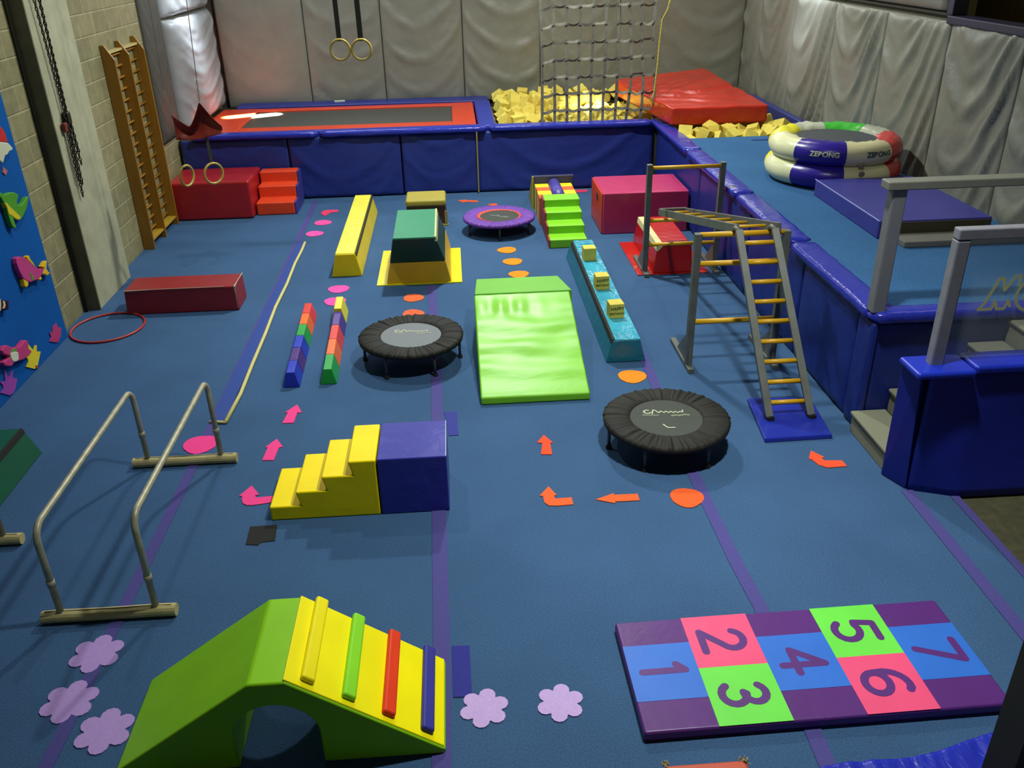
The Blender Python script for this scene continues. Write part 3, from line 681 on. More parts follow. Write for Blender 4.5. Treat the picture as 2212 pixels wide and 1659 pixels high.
rnd = random.Random(5)
def spot(x, y, r, col, lb):
    n = 26; pts = []
    for k in range(n):
        a = 2*PI*k/n; rr = r*(1+.05*math.sin(3*a+x*9)+rnd.uniform(-.025, .025)); pts.append((x+rr*math.cos(a), y+rr*math.sin(a)))
    solo(flat(MB(), pts, .001, .006), 'floor_spot', felt(col), lb, 'floor spot', 'felt spots on the floor')
for x, y, r, col, lb in ((-2.10, 6.0, .135, '#f2418c', 'pink round floor spot by the far foot of the parallel bars'),
        (-1.38, 9.30, .118, '#f055a8', 'pink round floor spot in front of the long yellow block, farther of the two'),
        (-1.38, 8.93, .118, '#f055a8', 'pink round floor spot behind the right rainbow beam'),
        (-1.93, 11.43, .118, '#f055a8', 'pink round floor spot left of the long yellow block, nearer of the two'),
        (-1.88, 11.93, .118, '#f0529c', 'pink round floor spot left of the long yellow block, farther of the two'),
        (.59, 10.42, .118, '#f08a1e', 'amber round floor spot in front of the purple trampoline, farthest of three'),
        (.63, 9.98, .118, '#f08a1e', 'amber round floor spot, middle one between the purple trampoline and the green wedge'),
        (.67, 9.53, .118, '#f08a1e', 'amber round floor spot right behind the green wedge'),
        (-.53, 8.93, .112, '#f0683a', 'orange round floor spot in front of the green vaulting block'),
        (-.52, 8.48, .112, '#ee6540', 'orange round floor spot half hidden behind the middle trampoline'),
        (1.47, 6.80, .125, '#f08c22', 'amber round floor spot at the near end of the teal beam'),
        (1.49, 4.92, .115, '#ef5f2c', 'orange round floor spot in front of the nearest black trampoline'),
        (.52, 12.50, .07, '#d65a34', 'small orange spot just behind the purple trampoline')):
    spot(x, y, r, col, lb)
def flower(x, y, r, rot, lb, col='#c6a8e0'):
    pts = []
    for k in range(6):
        a0 = rot+k*PI/3
        cx, cy_ = x+r*.66*math.cos(a0), y+r*.66*math.sin(a0)
        for j in range(7):
            b = a0-1.75+3.5*j/6; pts.append((cx+r*.34*math.cos(b), cy_+r*.34*math.sin(b)))
    solo(flat(MB(), pts, .001, .006), 'felt_flower', felt(col), lb, 'felt flower', 'lilac felt flowers on the floor')
flower(-2.12, 3.76, .145, .5, 'lilac felt flower nearest the foot of the parallel bars', '#b392d2')
flower(-2.14, 3.42, .145, .45, 'lilac felt flower leftmost of all five', '#b392d2')
flower(-1.89, 3.21, .145, .55, 'lilac felt flower at the left slope of the foam arch', '#b392d2')
flower(.01, 3.19, .128, .3, 'lilac felt flower right beside the foam arch and the violet tape')
flower(.40, 3.19, .125, .35, 'lilac felt flower halfway between the foam arch and the hopscotch mat')

# hopscotch mat
hm = thing('hopscotch_mat', 'purple padded hopscotch mat with numbers one to seven', 'mat', (1.70, 3.31, 0), rz=.012)
Wd, Dp = 1.86, .77; x0, y0 = -Wd/2, -Dp/2
MB().box(x0, -x0, y0, -y0, 0, .06).build('mat_body', vinyl('#5a2a78', .36, .003, 6, 'hop'), hm, bevel=.016, seg=3, local=True)
cwd = Wd/5; q = Dp/4
sq = {1: (0, 1, 3, '#2f6fd2'), 2: (1, 2, 4, '#f0507e'), 3: (1, 0, 2, '#6ee04a'), 4: (2, 1, 3, '#2f6fd2'), 5: (3, 2, 4, '#6ee04a'), 6: (3, 0, 2, '#f0507e'), 7: (4, 1, 3, '#2f6fd2')}
DG = {1: [[(-.18, .32), (0, .5), (0, -.5)]],
      2: [arc(0, .22, .28, 165, -35, 10)+[(-.3, -.5), (.34, -.5)]],
      3: [arc(0, .24, .25, 150, -90, 10)+[(-.04, -.01)], arc(0, -.24, .28, 90, -150, 10)],
      4: [[(.12, -.5), (.12, .5), (-.34, -.18), (.36, -.18)]],
      5: [[(.3, .5), (-.2, .5), (-.26, .06)]+arc(0, -.2, .3, 125, -145, 12)],
      6: [[(.24, .44)]+arc(.1, 0, .42, 80, 175, 6, .5)+arc(0, -.22, .3, 180, 540, 18, .28)],
      7: [[(-.3, .5), (.32, .5), (-.08, -.5)]]}
for d, (c, r0, r1, col) in sq.items():
    ax, bx = x0+c*cwd, x0+(c+1)*cwd; ay, by = y0+r0*q, y0+r1*q
    ay += .006 if r0 == 0 else 0; by -= .006 if r1 == 4 else 0; ax += .006 if c == 0 else 0; bx -= .006 if c == 4 else 0
    s_ = MB().box(ax, bx, ay, by, .0595, .0612).build('number_square', vinyl(col, .42, .002, 6, 'hop'), hm, local=True, label={'#2f6fd2': 'blue', '#f0507e': 'pink', '#6ee04a': 'green'}[col]+' square with the number %d' % d)
    mx, my = (ax+bx)/2, (ay+by)/2; mb = MB()
    for strk in DG[d]: mb.stroke([(-u, v) for u, v in [(-a_*.23, b_*.225) for a_, b_ in strk]], .042, lambda a, b: (mx+b, my-a, .0618))
    mb.build('number', vinyl('#5a2a78', .42, .002, 6, 'hopn'), s_, local=True)

# yellow steps and blue cube
ys_ = MB()
prof = [(-1.365, 0), (-.625, 0), (-.625, .435), (-.81, .435), (-.785, .327), (-.995, .327), (-.97, .218), (-1.18, .218), (-1.155, .109), (-1.365, .109)]
solo(ys_.prism(prof, 4.93, 5.42, 'y'), 'foam_steps', vinyl('#ffe200', .45, .003, 6, 'steps', spec=.2), 'yellow foam steps leading up to the blue foam cube', 'foam steps', bevel=.012, seg=3)
bc = solo(MB().box(-.618, -.155, 4.93, 5.42, 0, .44), 'foam_cube_block', vinyl('#32329c', .30, .005, 7, 'cube'), 'blue foam cube at the top of the yellow steps', 'foam block', bevel=.010, seg=3)

MB().tube([(-.160, 4.94, .437), (-.160, 5.41, .437)], .003, 6).build('seam_piping', plain('#c8c8e0', .3), bc)
# foam arch
fa = thing('foam_arch', 'lime green foam arch with yellow slope and coloured climbing bars', 'foam arch', (-.97, 3.2, 0))
def slope_r(t): return (-.885+t*(-.185+.885), .530+t*(.02-.530))
hole = [(-1.165, 0)]+arc(-.965, .20, .20, 180, 0, 14, .185)+[(-.765, 0)]
def archface(xs): pass
M_lime = vinyl('#8ccc14', .42, .002, 4, 'arch', spec=.25)
outer = [(-.785+.60, 0), (-.185, .03), (-.885, .53), (-1.05, .53), (-1.745, .03), (-1.745, 0)]
mb = MB()
# ring body between the outer outline and the hole, extruded in y
pts_o = [(-.185, 0), (-.185, .03), (-.36, .155), (-.535, .28), (-.71, .405), (-.885, .53), (-.93, .53), (-.965, .53), (-1.0, .53), (-1.05, .53), (-1.224, .405), (-1.398, .28), (-1.571, .155), (-1.745, .03), (-1.745, 0)]
pts_i = [(-.765, 0)]+[p for p in arc(-.965, .20, .20, 0, 180, 12, .19)]+[(-1.165, 0)]
Y0, Y1 = 2.93, 3.51; n = len(pts_o)
assert len(pts_i) == n
V = [(x, Y0, z) for x, z in pts_o]+[(x, Y0, z) for x, z in pts_i]+[(x, Y1, z) for x, z in pts_o]+[(x, Y1, z) for x, z in pts_i]
F = []
for i in range(n-1):
    F += [(i, i+1, n+i+1, n+i), (2*n+i+1, 2*n+i, 3*n+i, 3*n+i+1), (i+1, i, 2*n+i, 2*n+i+1), (n+i, n+i+1, 3*n+i+1, 3*n+i)]
F += [(0, n, 3*n, 2*n), (n-1, 3*n-1, 4*n-1, 2*n-1)]
mb.add(V, F); mb.build('body', M_lime, fa, bevel=.014, seg=3)
dx, dz = .70, -.50; L_ = math.hypot(dx, dz); ux, uz = dx/L_, dz/L_; nx, nz = .50/L_, .70/L_
def sl(t, h): return (-.885+ux*t+nx*h, .53+uz*t+nz*h)
mb = MB().prism([sl(-.01, -.004), sl(L_-.01, -.004), sl(L_-.01, .006), sl(-.01, .006)], Y0+.012, Y1-.002, 'y')
mb.build('yellow_slope', vinyl('#fff000', .45, .002, 4, 'slope', spec=.2), fa, bevel=.005)
for t, col in ((.10, '#fbea10'), (.315, '#8fe02a'), (.53, '#e8401c'), (.745, '#3c3c94')):
    nm = {'#fbea10': 'yellow', '#8fe02a': 'lime green', '#e8401c': 'red', '#3c3c94': 'dark blue'}[col]
    MB().prism([sl(t-.036, .004), sl(t+.036, .004), sl(t+.034, .036), sl(t-.034, .036)], Y0+.045, Y1+.02, 'y').build('climbing_bar', vinyl(col, .45, .001, 6, 'bar', spec=.2), fa, bevel=.014, seg=4, label=nm+' climbing bar')

# wedge
wd_ = thing('incline_wedge', 'shiny lime green incline wedge with a raised flat end', 'foam wedge', (.6, 7.2, 0))
M_wg = vinyl('#7cc81e', .40, .004, 2.2, 'wedge', stretch=(1, 3, 1))
mb = MB(); nu, nv = 34, 60
def wtop(u, v):
    y = 6.41+v*(7.80-6.41); h = .07+v*(.45-.07)
    h += (.007*math.sin(v*30+1.2*u)+.010*noise.noise(Vector((u*3, v*9, 1))))*math.sin(PI*v)*1.0
    h += .012*math.exp(-((v-.86)/.09)**2)*math.sin(u*30)*math.exp(-((u-.3)/.3)**2)
    return (.115+u*(1.035-.115)+.0*v, y, h)
mb.grid(nu, nv, wtop); n1 = len(mb.v)
rim = [i for i in range(nu+1)]+[j*(nu+1)+nu for j in range(1, nv+1)]+[nv*(nu+1)+i for i in range(nu-1, -1, -1)]+[j*(nu+1) for j in range(nv-1, 0, -1)]
mb.v += [(mb.v[i][0], mb.v[i][1], 0) for i in rim]; m_ = len(rim)
mb.f += [(rim[i], n1+i, n1+(i+1) % m_, rim[(i+1) % m_]) for i in range(m_)]+[tuple(range(n1, n1+m_))]; mb.mi += [0]*(m_+1)
mb.build('slope', M_wg, wd_, bevel=.016, seg=3)
MB().hexa([(.12, 7.81, 0), (1.06, 7.81, 0), (1.0, 8.24, 0), (.14, 8.24, 0)], [(.12, 7.81, .455), (1.06, 7.81, .455), (.97, 8.22, .455), (.15, 8.22, .455)]).build('raised_end', vinyl('#6fb83a', .55, .003, 6, 'wedgeb'), wd_, bevel=.012, seg=3)

# rainbow beams
def rainbow(name, p0, p1, cols, lb, h=.14, last_up=None):
    t = thing(name, lb, 'balance beam', ((p0[0]+p1[0])/2, (p0[1]+p1[1])/2, 0))
    n = len(cols)
    for i, (c, cn_) in enumerate(cols):
        a, b = i/n, (i+1)/n; q0 = Vector(p0).lerp(Vector(p1), a); q1 = Vector(p0).lerp(Vector(p1), b)
        hh = h+(.03 if last_up == i else 0); g_ = .003
        MB().hexa([(q0.x-.075, q0.y+g_, 0), (q0.x+.075, q0.y+g_, 0), (q1.x+.075, q1.y-g_, 0), (q1.x-.075, q1.y-g_, 0)],
                  [(q0.x-.036, q0.y+g_+(.02 if i == 0 else 0), hh), (q0.x+.036, q0.y+g_+(.02 if i == 0 else 0), hh), (q1.x+.036, q1.y-g_, hh), (q1.x-.036, q1.y-g_, hh)]
                  ).build('segment', vinyl(c, .34, .003, 9, 'rb'), t, bevel=.006, label=cn_+' segment')
rainbow('rainbow_beam', (-1.535, 6.91), (-1.60, 8.57), [('#2136b8', 'blue'), ('#4a2a7c', 'purple'), ('#2136b8', 'blue'), ('#1f9c3c', 'green'), ('#ee6a1e', 'orange'), ('#dc3a2c', 'red')], 'low rainbow balance beam with a blue near end, left of the pair')
rainbow('rainbow_beam', (-1.215, 6.94), (-1.28, 8.64), [('#1f9c3c', 'green'), ('#ee6a1e', 'orange'), ('#dc3a2c', 'red'), ('#4a2f86', 'purple'), ('#e8dc28', 'yellow')], 'low rainbow balance beam with a yellow far end, right of the pair', last_up=4)

# long blue strip mat with pale edging
sm = thing('strip_mat', 'long narrow dark blue strip mat with pale yellow edging', 'mat', (-2.03, 8.7, 0))
MB().hexa([(-2.105, 6.34, .002), (-1.98, 6.34, .002), (-1.995, 11.05, .002), (-2.09, 11.05, .002)], [(-2.105, 6.34, .022), (-1.98, 6.34, .022), (-1.995, 11.05, .022), (-2.09, 11.05, .022)]).build('strip', vinyl('#1f3f8e', .6, .002, 8, 'strip'), sm)
ep = [(-1.975, 6.32), (-1.955, 6.8), (-1.968, 7.4), (-1.975, 8.1), (-1.995, 8.8), (-1.985, 9.5), (-2.0, 10.2), (-1.99, 10.7), (-1.995, 11.02)]
MB().tube([(x, y, .018) for x, y in ep], .017, 8).build('edging', plain('#c9c077', .7), sm, smooth=True)
MB().tube([(-2.11, 6.34, .014), (-1.97, 6.32, .014)], .012, 8).build('end_edging', plain('#c9c077', .7), sm, smooth=True)

# trampolines
def trampoline(name, cx, cy, h, R, ri, skirt, bed, lb, legs, seed, logo=None, rim=None):
    t = thing(name, lb, 'trampoline', (cx, cy, 0), 'small round trampolines')
    rn = random.Random(seed); ph = [rn.uniform(0, 6) for _ in range(6)]
    def pl(a):
        return (math.sin(a*47+ph[0])*.5+math.sin(a*31+ph[1])*.5+math.sin(a*71+ph[2])*.35)
    def fn(a, j, r, z):
        k = [0, 0, .25, .8, 1, .8, .5, 0][j]
        return r+(.003*pl(a) if 1 < j < 7 else 0), z+.0075*k*pl(a)+(.004*math.sin(2*a+ph[3]))
    prof = [(R-.03, -.045), (R, -.04), (R+.004, -.012), (R-.018, .004), ((R+ri)/2, .010), (ri+.05, .006), (ri+.012, .001), (ri, -.012)]
    MB().lathe(prof, seg=360, fn=fn).build('skirt', skirt, t, smooth=True, local=True).location = (0, 0, h)
    b = MB().disc(0, 0, h-.010, ri+.02, 64).build('bed', bed, t, local=True)
    MB().tube([((R-.03)*math.cos(k*PI/24), (R-.03)*math.sin(k*PI/24), h-.03) for k in range(48)], .014, 8, closed=True).build('frame_ring', plain('#26262a', .4, .6), t, smooth=True, local=True)
    if rim: MB().lathe([(ri-.018, h-.007), (ri+.006, h-.001)], seg=64, fn=lambda a, j, r, z: (r-(.02*max(0, math.cos(a-2.6)) if j == 0 else 0), z)).build('inner_edging', rim, t, local=True)
    for a in legs:
        a = math.radians(a); x, y = (R-.035)*math.cos(a), (R-.035)*math.sin(a)
        l = MB().tube([(x, y, h-.03), (x*.995, y*.995, .0)], .013, 10).build('leg', plain('#4a4e55', .4, .5), t, smooth=True, local=True)
        MB().tube([(x, y, .035), (x, y, 0)], [.019, .024], 12).build('rubber_foot', plain('#1c1c1e', .7), l, local=True)
    mb = MB(); PZ = lambda a_, b_: (a_, b_, h-.0085)
    if logo == 'script':
        s_ = 1.0
        mb.stroke([(-.17, .055), (-.05, .04)], .006, PZ)
        mb.stroke(arc(-.125, .10, .026, 60, 330, 8), .012, PZ); mb.stroke([(-.095, .065), (-.075, .125), (-.06, .115), (-.04, .075), (-.02, .10), (-.0, .075), (.02, .095), (.035, .07), (.055, .088), (.07, .066), (.09, .084), (.105, .064), (.125, .08), (.14, .066), (.15, .10)], .010, PZ)
        for k in range(6): mb.stroke(arc(.055+k*.024, .022+.004*math.sin(k*2), .009, 0, 360, 8), .004, PZ)
        mb.build('printed_name', plain('#b9bd9a', .6), b, local=True)
    if logo == 'swoosh':
        mb.stroke([(-.11, .05), (-.04, .02), (.05, -.05), (.10, -.07)], .010, PZ); mb.stroke([(-.02, .05), (.0, .01)], .006, PZ); mb.stroke([(.06, -.02), (.13, -.06)], .008, PZ)
        mb.build('printed_mark', plain('#a8aaa0', .6), b, local=True)
    return t, b
M_sk = plain('#1e1d18', .7, 0, .3, .15); M_bed = plain('#3c403b', .8, amt=.08, sc=60); M_bed2 = plain('#6a7075', .6, amt=.08, sc=60)
tf, tb = trampoline('mini_trampoline', 1.50, 5.66, .235, .475, .272, M_sk, M_bed, 'black round trampoline nearest the camera, bent white line on its bed', [238, 302, 2, 62, 122, 184], 1, 'script')
MB().stroke([(-.045, -.105), (-.03, -.14), (-.018, -.155), (.03, -.158)], .010, lambda a, b: (a, b, .228)).build('white_line', plain('#c9cbb0', .6), tb, local=True)
trampoline('mini_trampoline', -.487, 7.385, .255, .478, .277, M_sk, M_bed2, 'black round trampoline with a light grey bed, left of the lime wedge', [241, 299, 358, 60, 118, 178], 2, 'script')
trampoline('mini_trampoline', .54, 11.25, .21, .475, .285, vinyl('#6a3aa0', .55, .004, 30, 'skirt'), M_bed, 'purple skirted round trampoline at the far end of the floor', [205, 268, 330, 20, 90, 150], 3, 'swoosh', plain('#e04a28', .5))

# long yellow block
yb = thing('yellow_block', 'long yellow foam block with a dark seam, standing alone', 'foam block', (-1.33, 11.0, 0))
MB().frustum((-1.50, -1.145, 9.70, 12.36), (-1.44, -1.205, 9.72, 12.30), 0, .268).build('body', vinyl('#e0c814', .38, .006, 5, 'yb', spec=.25), yb, bevel=.012, seg=3)
MB().box(-1.438, -1.215, 9.73, 12.29, .262, .277).build('top_pad', vinyl('#f4e43c', .26, .010, 6, 'ybt', stretch=(1, 5, 1)), yb, bevel=.008)
MB().hexa([(-1.213, 9.73, .235), (-1.190, 9.73, .235), (-1.190, 12.3, .235), (-1.213, 12.3, .235)], [(-1.214, 9.73, .273), (-1.198, 9.73, .270), (-1.198, 12.3, .270), (-1.214, 12.3, .273)]).build('seam_strip', plain('#33301a', .8), yb)

# green and yellow vaulting block on a yellow mat
vb = thing('vaulting_block', 'green topped foam vaulting block with a yellow base', 'vaulting block', (-.48, 9.9, 0))
def vq(z):
    t = z/.6; return (-.845+.135*t, -.115-.135*t, 9.37-.15*t+.0, 10.62-.20*t)
def vq(z):
    t = z/.6; return (-.845+.14*t, -.110-.14*t, 9.36-.0*t, 10.42-.10*t)
MB().frustum((-.845, -.110, 9.365, 10.62), (-.79, -.165, 9.375, 10.57), .013, .255).build('base_block', vinyl('#d8a81a', .42, .004, 5, 'vby'), vb, bevel=.012, seg=3)
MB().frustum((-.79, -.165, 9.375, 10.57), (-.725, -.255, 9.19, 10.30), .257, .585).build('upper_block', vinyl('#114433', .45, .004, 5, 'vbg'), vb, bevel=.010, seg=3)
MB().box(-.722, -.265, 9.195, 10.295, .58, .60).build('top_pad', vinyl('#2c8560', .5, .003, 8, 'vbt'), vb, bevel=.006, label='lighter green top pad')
MB().hexa([(-.268, 9.2, .545), (-.238, 9.2, .545), (-.238, 10.3, .545), (-.268, 10.3, .545)], [(-.268, 9.2, .602), (-.25, 9.2, .602), (-.25, 10.3, .602), (-.268, 10.3, .602)]).build('pale_strip', plain('#c2c68c', .6), vb)
solo(MB().box(-.955, .01, 9.34, 10.56, .001, .013, r=.0), 'thin_mat', vinyl('#e8d818', .35, .002, 5, 'ymat'), 'thin yellow mat under the green vaulting block', 'mat')

# old wooden vault box behind it
ob = thing('vault_box', 'old brown vault box with a worn yellow padded top', 'vault box', (-.42, 11.9, 0))
MB().frustum((-.72, -.145, 11.60, 12.06), (-.69, -.17, 11.62, 12.04), 0, .27).build('body', wood('#4c2a1c'), ob, bevel=.006)
MB().box(-.70, -.155, 11.585, 12.08, .265, .36).build('padded_top', vinyl('#a89a3a', .5, .006, 9, 'old'), ob, bevel=.035, seg=4)
MB().box(-.665, -.185, 11.572, 11.587, .285, .298).build('dark_piping', plain('#5c541e', .8), ob)
MB().box(-.18, -.142, 11.585, 11.60, .03, .20).build('worn_corner', plain('#9a8a5a', .8), ob)
MB().box(-.26, -.13, 11.56, 11.60, 0, .02).build('foot_batten', plain('#8f8a3c', .8), ob)

# red block and orange steps at the left wall
solo(MB().box(-4.01, -2.885, 12.28, 13.16, 0, .535), 'foam_block', vinyl('#a01f24', .34, .006, 4, 'redbox'), 'large dark red foam box in the far left corner under the rings', 'foam block', bevel=.035, seg=3)
rs = thing('foam_steps', 'three orange red foam steps beside the large red box', 'foam steps', (-2.6, 12.8, 0))
MB().prism([(12.42, 0), (12.42, .18), (12.70, .18), (12.70, .345), (12.93, .345), (12.93, .50), (13.16, .50), (13.16, 0)], -2.865, -2.33, 'x').build('steps_body', vinyl('#e0431c', .5, .003, 7, 'rs'), rs, bevel=.018, seg=3)
MB().prism([(12.43, 0), (12.43, .17), (12.71, .17), (12.71, .335), (12.94, .335), (12.94, .49), (13.16, .49), (13.16, 0)], -2.328, -2.30, 'x').build('side_panel', vinyl('#3b3a8c', .5, .003, 7, 'rs'), rs, bevel=.006, label='violet blue side panel')

# worn red bench block
bench = solo(MB().frustum((-3.55, -2.375, 8.80, 9.20), (-3.53, -2.385, 8.80, 9.20), .0, .275), 'foam_block', vinyl('#8c2226', .42, .005, 5, 'bench'), 'long worn maroon foam block between the pillar and the strip mat', 'foam block', bevel=.014, seg=3)
MB().tube([(-2.39, 8.803, .03), (-2.386, 8.801, .15), (-2.39, 8.803, .270), (-2.388, 8.9, .276), (-2.386, 9.05, .277), (-2.387, 9.195, .276)], [.004, .003, .011, .005, .004, .007], 6).build('worn_seam', plain('#b0a184', .9), bench, label='worn pale corner seam')
MB().tube([(-3.532, 8.80, .268), (-3.2, 8.80, .275), (-2.8, 8.80, .275), (-2.5, 8.80, .275)], [.008, .003, .004, .003], 6).build('worn_seam', plain('#b0a184', .9), bench, label='worn pale front seam')
hoop = MB().tube([(-3.635+.352*math.cos(k*PI/36), 8.465+.352*math.sin(k*PI/36)*1.08, .012) for k in range(72)], .0115, 8, closed=True)
solo(hoop, 'hula_hoop', plain('#b8352c', .35), 'red hula hoop lying by the left wall', 'hoop', smooth=True)

# pink box
pb = thing('soft_box', 'big pink soft play box with an orange red end', 'foam block', (2.42, 11.3, 0))
MB().box(1.87, 2.985, 10.90, 11.80, 0, .54).build('body', vinyl('#bd3868', .28, .006, 4, 'pb'), pb, bevel=.016, seg=3)
MB().box(1.852, 1.872, 10.92, 11.78, .01, .53).build('end_panel', vinyl('#cf4222', .34, .003, 5, 'pbe'), pb, bevel=.006)
MB().disc(0, 0, 0, .05, 20).build('dark_opening', plain('#2c1210', .9), pb, local=True, solid=.002).matrix_local = Matrix.Translation((1.850-2.42, 11.27-11.3, .40)) @ Matrix.Rotation(-PI/2, 4, 'Y') @ Matrix.Diagonal((1, 1.6, 1, 1))

# small step set
ss = thing('play_steps', 'small lime green soft steps with striped tunnel and violet roller', 'foam steps', (1.36, 11.3, 0))
yy = [10.42, 10.66, 10.90, 11.13, 11.40]; zz = [.11, .215, .32, .425]
pr_ = [(yy[0], 0)]
for i in range(4): pr_ += [(yy[i], zz[i]), (yy[i+1], zz[i])]
pr_ += [(yy[4], 0)]
MB().prism(pr_, 1.135, 1.60, 'x').build('green_steps', vinyl('#84d024', .42, .002, 7, 'ss'), ss, bevel=.012, seg=3)
MB().prism([(y, z) if z > 0 else (y, 0) for y, z in [(a+.004, max(0, b-.006)) for a, b in pr_]], 1.118, 1.137, 'x').build('side_panel', plain('#9a3a2a', .5), ss, label='red brown side panel')
for i in range(4):
    y0_ = 11.42+i*.19; c = '#e6d71e' if i % 2 else '#d9602a'
    for xa, xb_ in ((1.10, 1.30), (1.44, 1.62)):
        MB().box(xa, xb_, y0_+.002, y0_+.188, 0, .37).build('striped_block', vinyl(c, .45, .002, 7, 'ss'), ss, bevel=.006, label=('yellow' if i % 2 else 'orange')+' stripe')
MB().tube([(1.37, 11.42, .36), (1.37, 12.16, .36)], .085, 24).build('roller', vinyl('#4a429c', .4, .002, 7, 'ss'), ss, smooth=True)
MB().prism([(12.20, 0), (12.20, .47), (12.27, .47), (12.85, .02), (12.85, 0)], 1.09, 1.66, 'x').build('back_block', vinyl('#3c3a58', .5, .002, 7, 'ss'), ss, bevel=.01)
MB().prism([(12.21, 0), (12.21, .46), (12.27, .46), (12.84, .02), (12.84, 0)], 1.07, 1.09, 'x').build('yellow_side', vinyl('#a8a032', .5, .002, 7, 'ss'), ss)

# teal beam and three foam cubes
tl = thing('teal_beam', 'long glossy teal foam beam carrying three pale cubes', 'balance beam', (1.47, 8.6, 0))
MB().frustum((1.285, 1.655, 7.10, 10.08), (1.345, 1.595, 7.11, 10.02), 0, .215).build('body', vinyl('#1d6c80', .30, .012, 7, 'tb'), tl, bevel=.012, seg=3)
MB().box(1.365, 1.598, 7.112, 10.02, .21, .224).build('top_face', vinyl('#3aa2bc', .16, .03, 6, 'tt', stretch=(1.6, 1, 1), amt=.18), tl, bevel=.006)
MB().hexa([(1.332, 7.12, .175), (1.35, 7.12, .175), (1.35, 10.0, .175), (1.332, 10.0, .175)], [(1.342, 7.12, .222), (1.364, 7.12, .224), (1.364, 10.0, .224), (1.342, 10.0, .222)]).build('dark_strip', plain('#141612', .8), tl)
def cube(x, y, rz, txt, lb):
    t = thing('foam_cube', lb, 'foam cube', (x, y, .224), 'three pale cubes on the teal beam', rz)
    MB().box(-.07, .07, -.07, .07, 0, .145).build('cube_body', M_foam, t, bevel=.005, local=True)
    if txt:
        mb = MB()
        for a, s_ in enumerate(('HAPPY', 'BIRTHDAY')):
            text_mesh(mb, s_, lambda u, v, a=a: (u, -.0715, .098-a*.05+v), .042 if a == 0 else .030, .0008)
        mb.build('printed_words', plain('#3a3218', .8, amt=0), t, local=True)
cube(1.455, 9.33, .04, False, 'plain pale yellow foam cube at the far end of the teal beam')
cube(1.450, 8.43, .05, True, 'pale yellow foam cube printed HAPPY BIRTHDAY in the middle of the teal beam')
cube(1.462, 7.665, .08, True, 'pale yellow foam cube printed HAPPY BIRTHDAY nearest the end of the teal beam')

# red block with cream stripe on a red sheet
rb = thing('red_block', 'glossy red foam block with a cream stripe, under the far climbing frame', 'foam block', (2.42, 9.9, 0))
M_rb = vinyl('#b81c18', .22, .006, 7, 'rb2')
MB().frustum((2.20, 2.66, 9.34, 10.56), (2.25, 2.64, 9.37, 10.50), .012, .335).build('body', M_rb, rb, bevel=.014, seg=3)
MB().hexa([(2.236, 9.36, .27), (2.25, 9.36, .27), (2.25, 10.5, .27), (2.236, 10.5, .27)], [(2.246, 9.36, .338), (2.315, 9.36, .340), (2.315, 10.5, .340), (2.246, 10.5, .338)]).build('cream_stripe', plain('#d6cc94', .6), rb)
mb = MB(); mb.grid(20, 24, lambda u, v: (2.02+u*.83, 9.32+v*1.2, .010+.006*abs(noise.noise(Vector((u*5, v*6, 2))))))
solo(mb, 'plastic_sheet', vinyl('#c0261e', .25, .006, 9, 'sheet'), 'red sheet spread under the red block with the cream stripe', 'sheet', solid=.006)

# ladder mat
solo(MB().hexa([(2.26, 5.58, .0), (2.80, 5.59, .0), (2.86, 6.22, .0), (2.33, 6.25, .0)], [(2.26, 5.59, .035), (2.79, 5.60, .035), (2.85, 6.21, .035), (2.33, 6.24, .035)]), 'landing_mat', vinyl('#20309c', .26, .008, 5, 'lm'), 'small glossy blue mat under the feet of the slanted ladder', 'mat', bevel=.008)

# ---------------------------------------------------------------- climbing frames
M_fr = plain('#62655f', .5, .15, amt=.15, sc=8); M_rung = wood('#e2ae1e', .4, 'rung', (1, 30, 30))
def beamseg(mb, p, q, w_, h_, up=(0, 0, 1)):
    p, q = Vector(p), Vector(q); t = (q-p).normalized(); s_ = t.cross(Vector(up)).normalized(); u_ = s_.cross(t)
    vs = [tuple(e+s_*a*w_/2+u_*b*h_/2) for e in (p, q) for b in (-1, 1) for a in (-1, 1)]
    return mb.add(vs, [(0, 2, 3, 1), (4, 5, 7, 6), (0, 1, 5, 4), (2, 6, 7, 3), (0, 4, 6, 2), (1, 3, 7, 5)])
def side_frame(t, x, y, y0_, y1_, top):
    beamseg(MB(), (x, y, .03), (x, y, top), .058, .066, (0, 1, 0)).build('upright', M_fr, t, bevel=.004)
    beamseg(MB(), (x, y0_, .022), (x, y1_, .022), .055, .044).build('foot_bar', M_fr, t, bevel=.004)
    MB().prism([(y-.06, .044), (y+.36, .044), (y+.03, .34), (y-.02, .30)], x-.012, x+.012, 'x').build('gusset', M_fr, t)
def rungbar(t, x0_, x1_, y, z, r=.022):
    MB().tube([(x0_, y, z), (x1_, y, z)], r, 12).build('rung', M_rung, t, smooth=True)
f1 = thing('climbing_frame', 'grey climbing frame with yellow rungs, farther of the two', 'climbing frame', (2.5, 9.58, 0), 'grey climbing frames with yellow rungs')
for x in (2.11, 2.92): side_frame(f1, x, 9.38, 9.24, 9.92, 1.255)
for z in (1.215, .625, .345): rungbar(f1, 2.13, 2.90, 9.38, z)
f2 = thing('climbing_frame', 'grey climbing frame with yellow rungs, nearer one carrying the slanted ladder', 'climbing frame', (2.42, 7.12, 0), 'grey climbing frames with yellow rungs')
for x, yy_ in ((2.0, 6.93), (2.76, 6.93)):
    side_frame(f2, x, yy_, 6.80, 7.50, 1.25)
for z in (1.235, .98, .445): rungbar(f2, 2.02, 2.74, 6.93, z, .024)
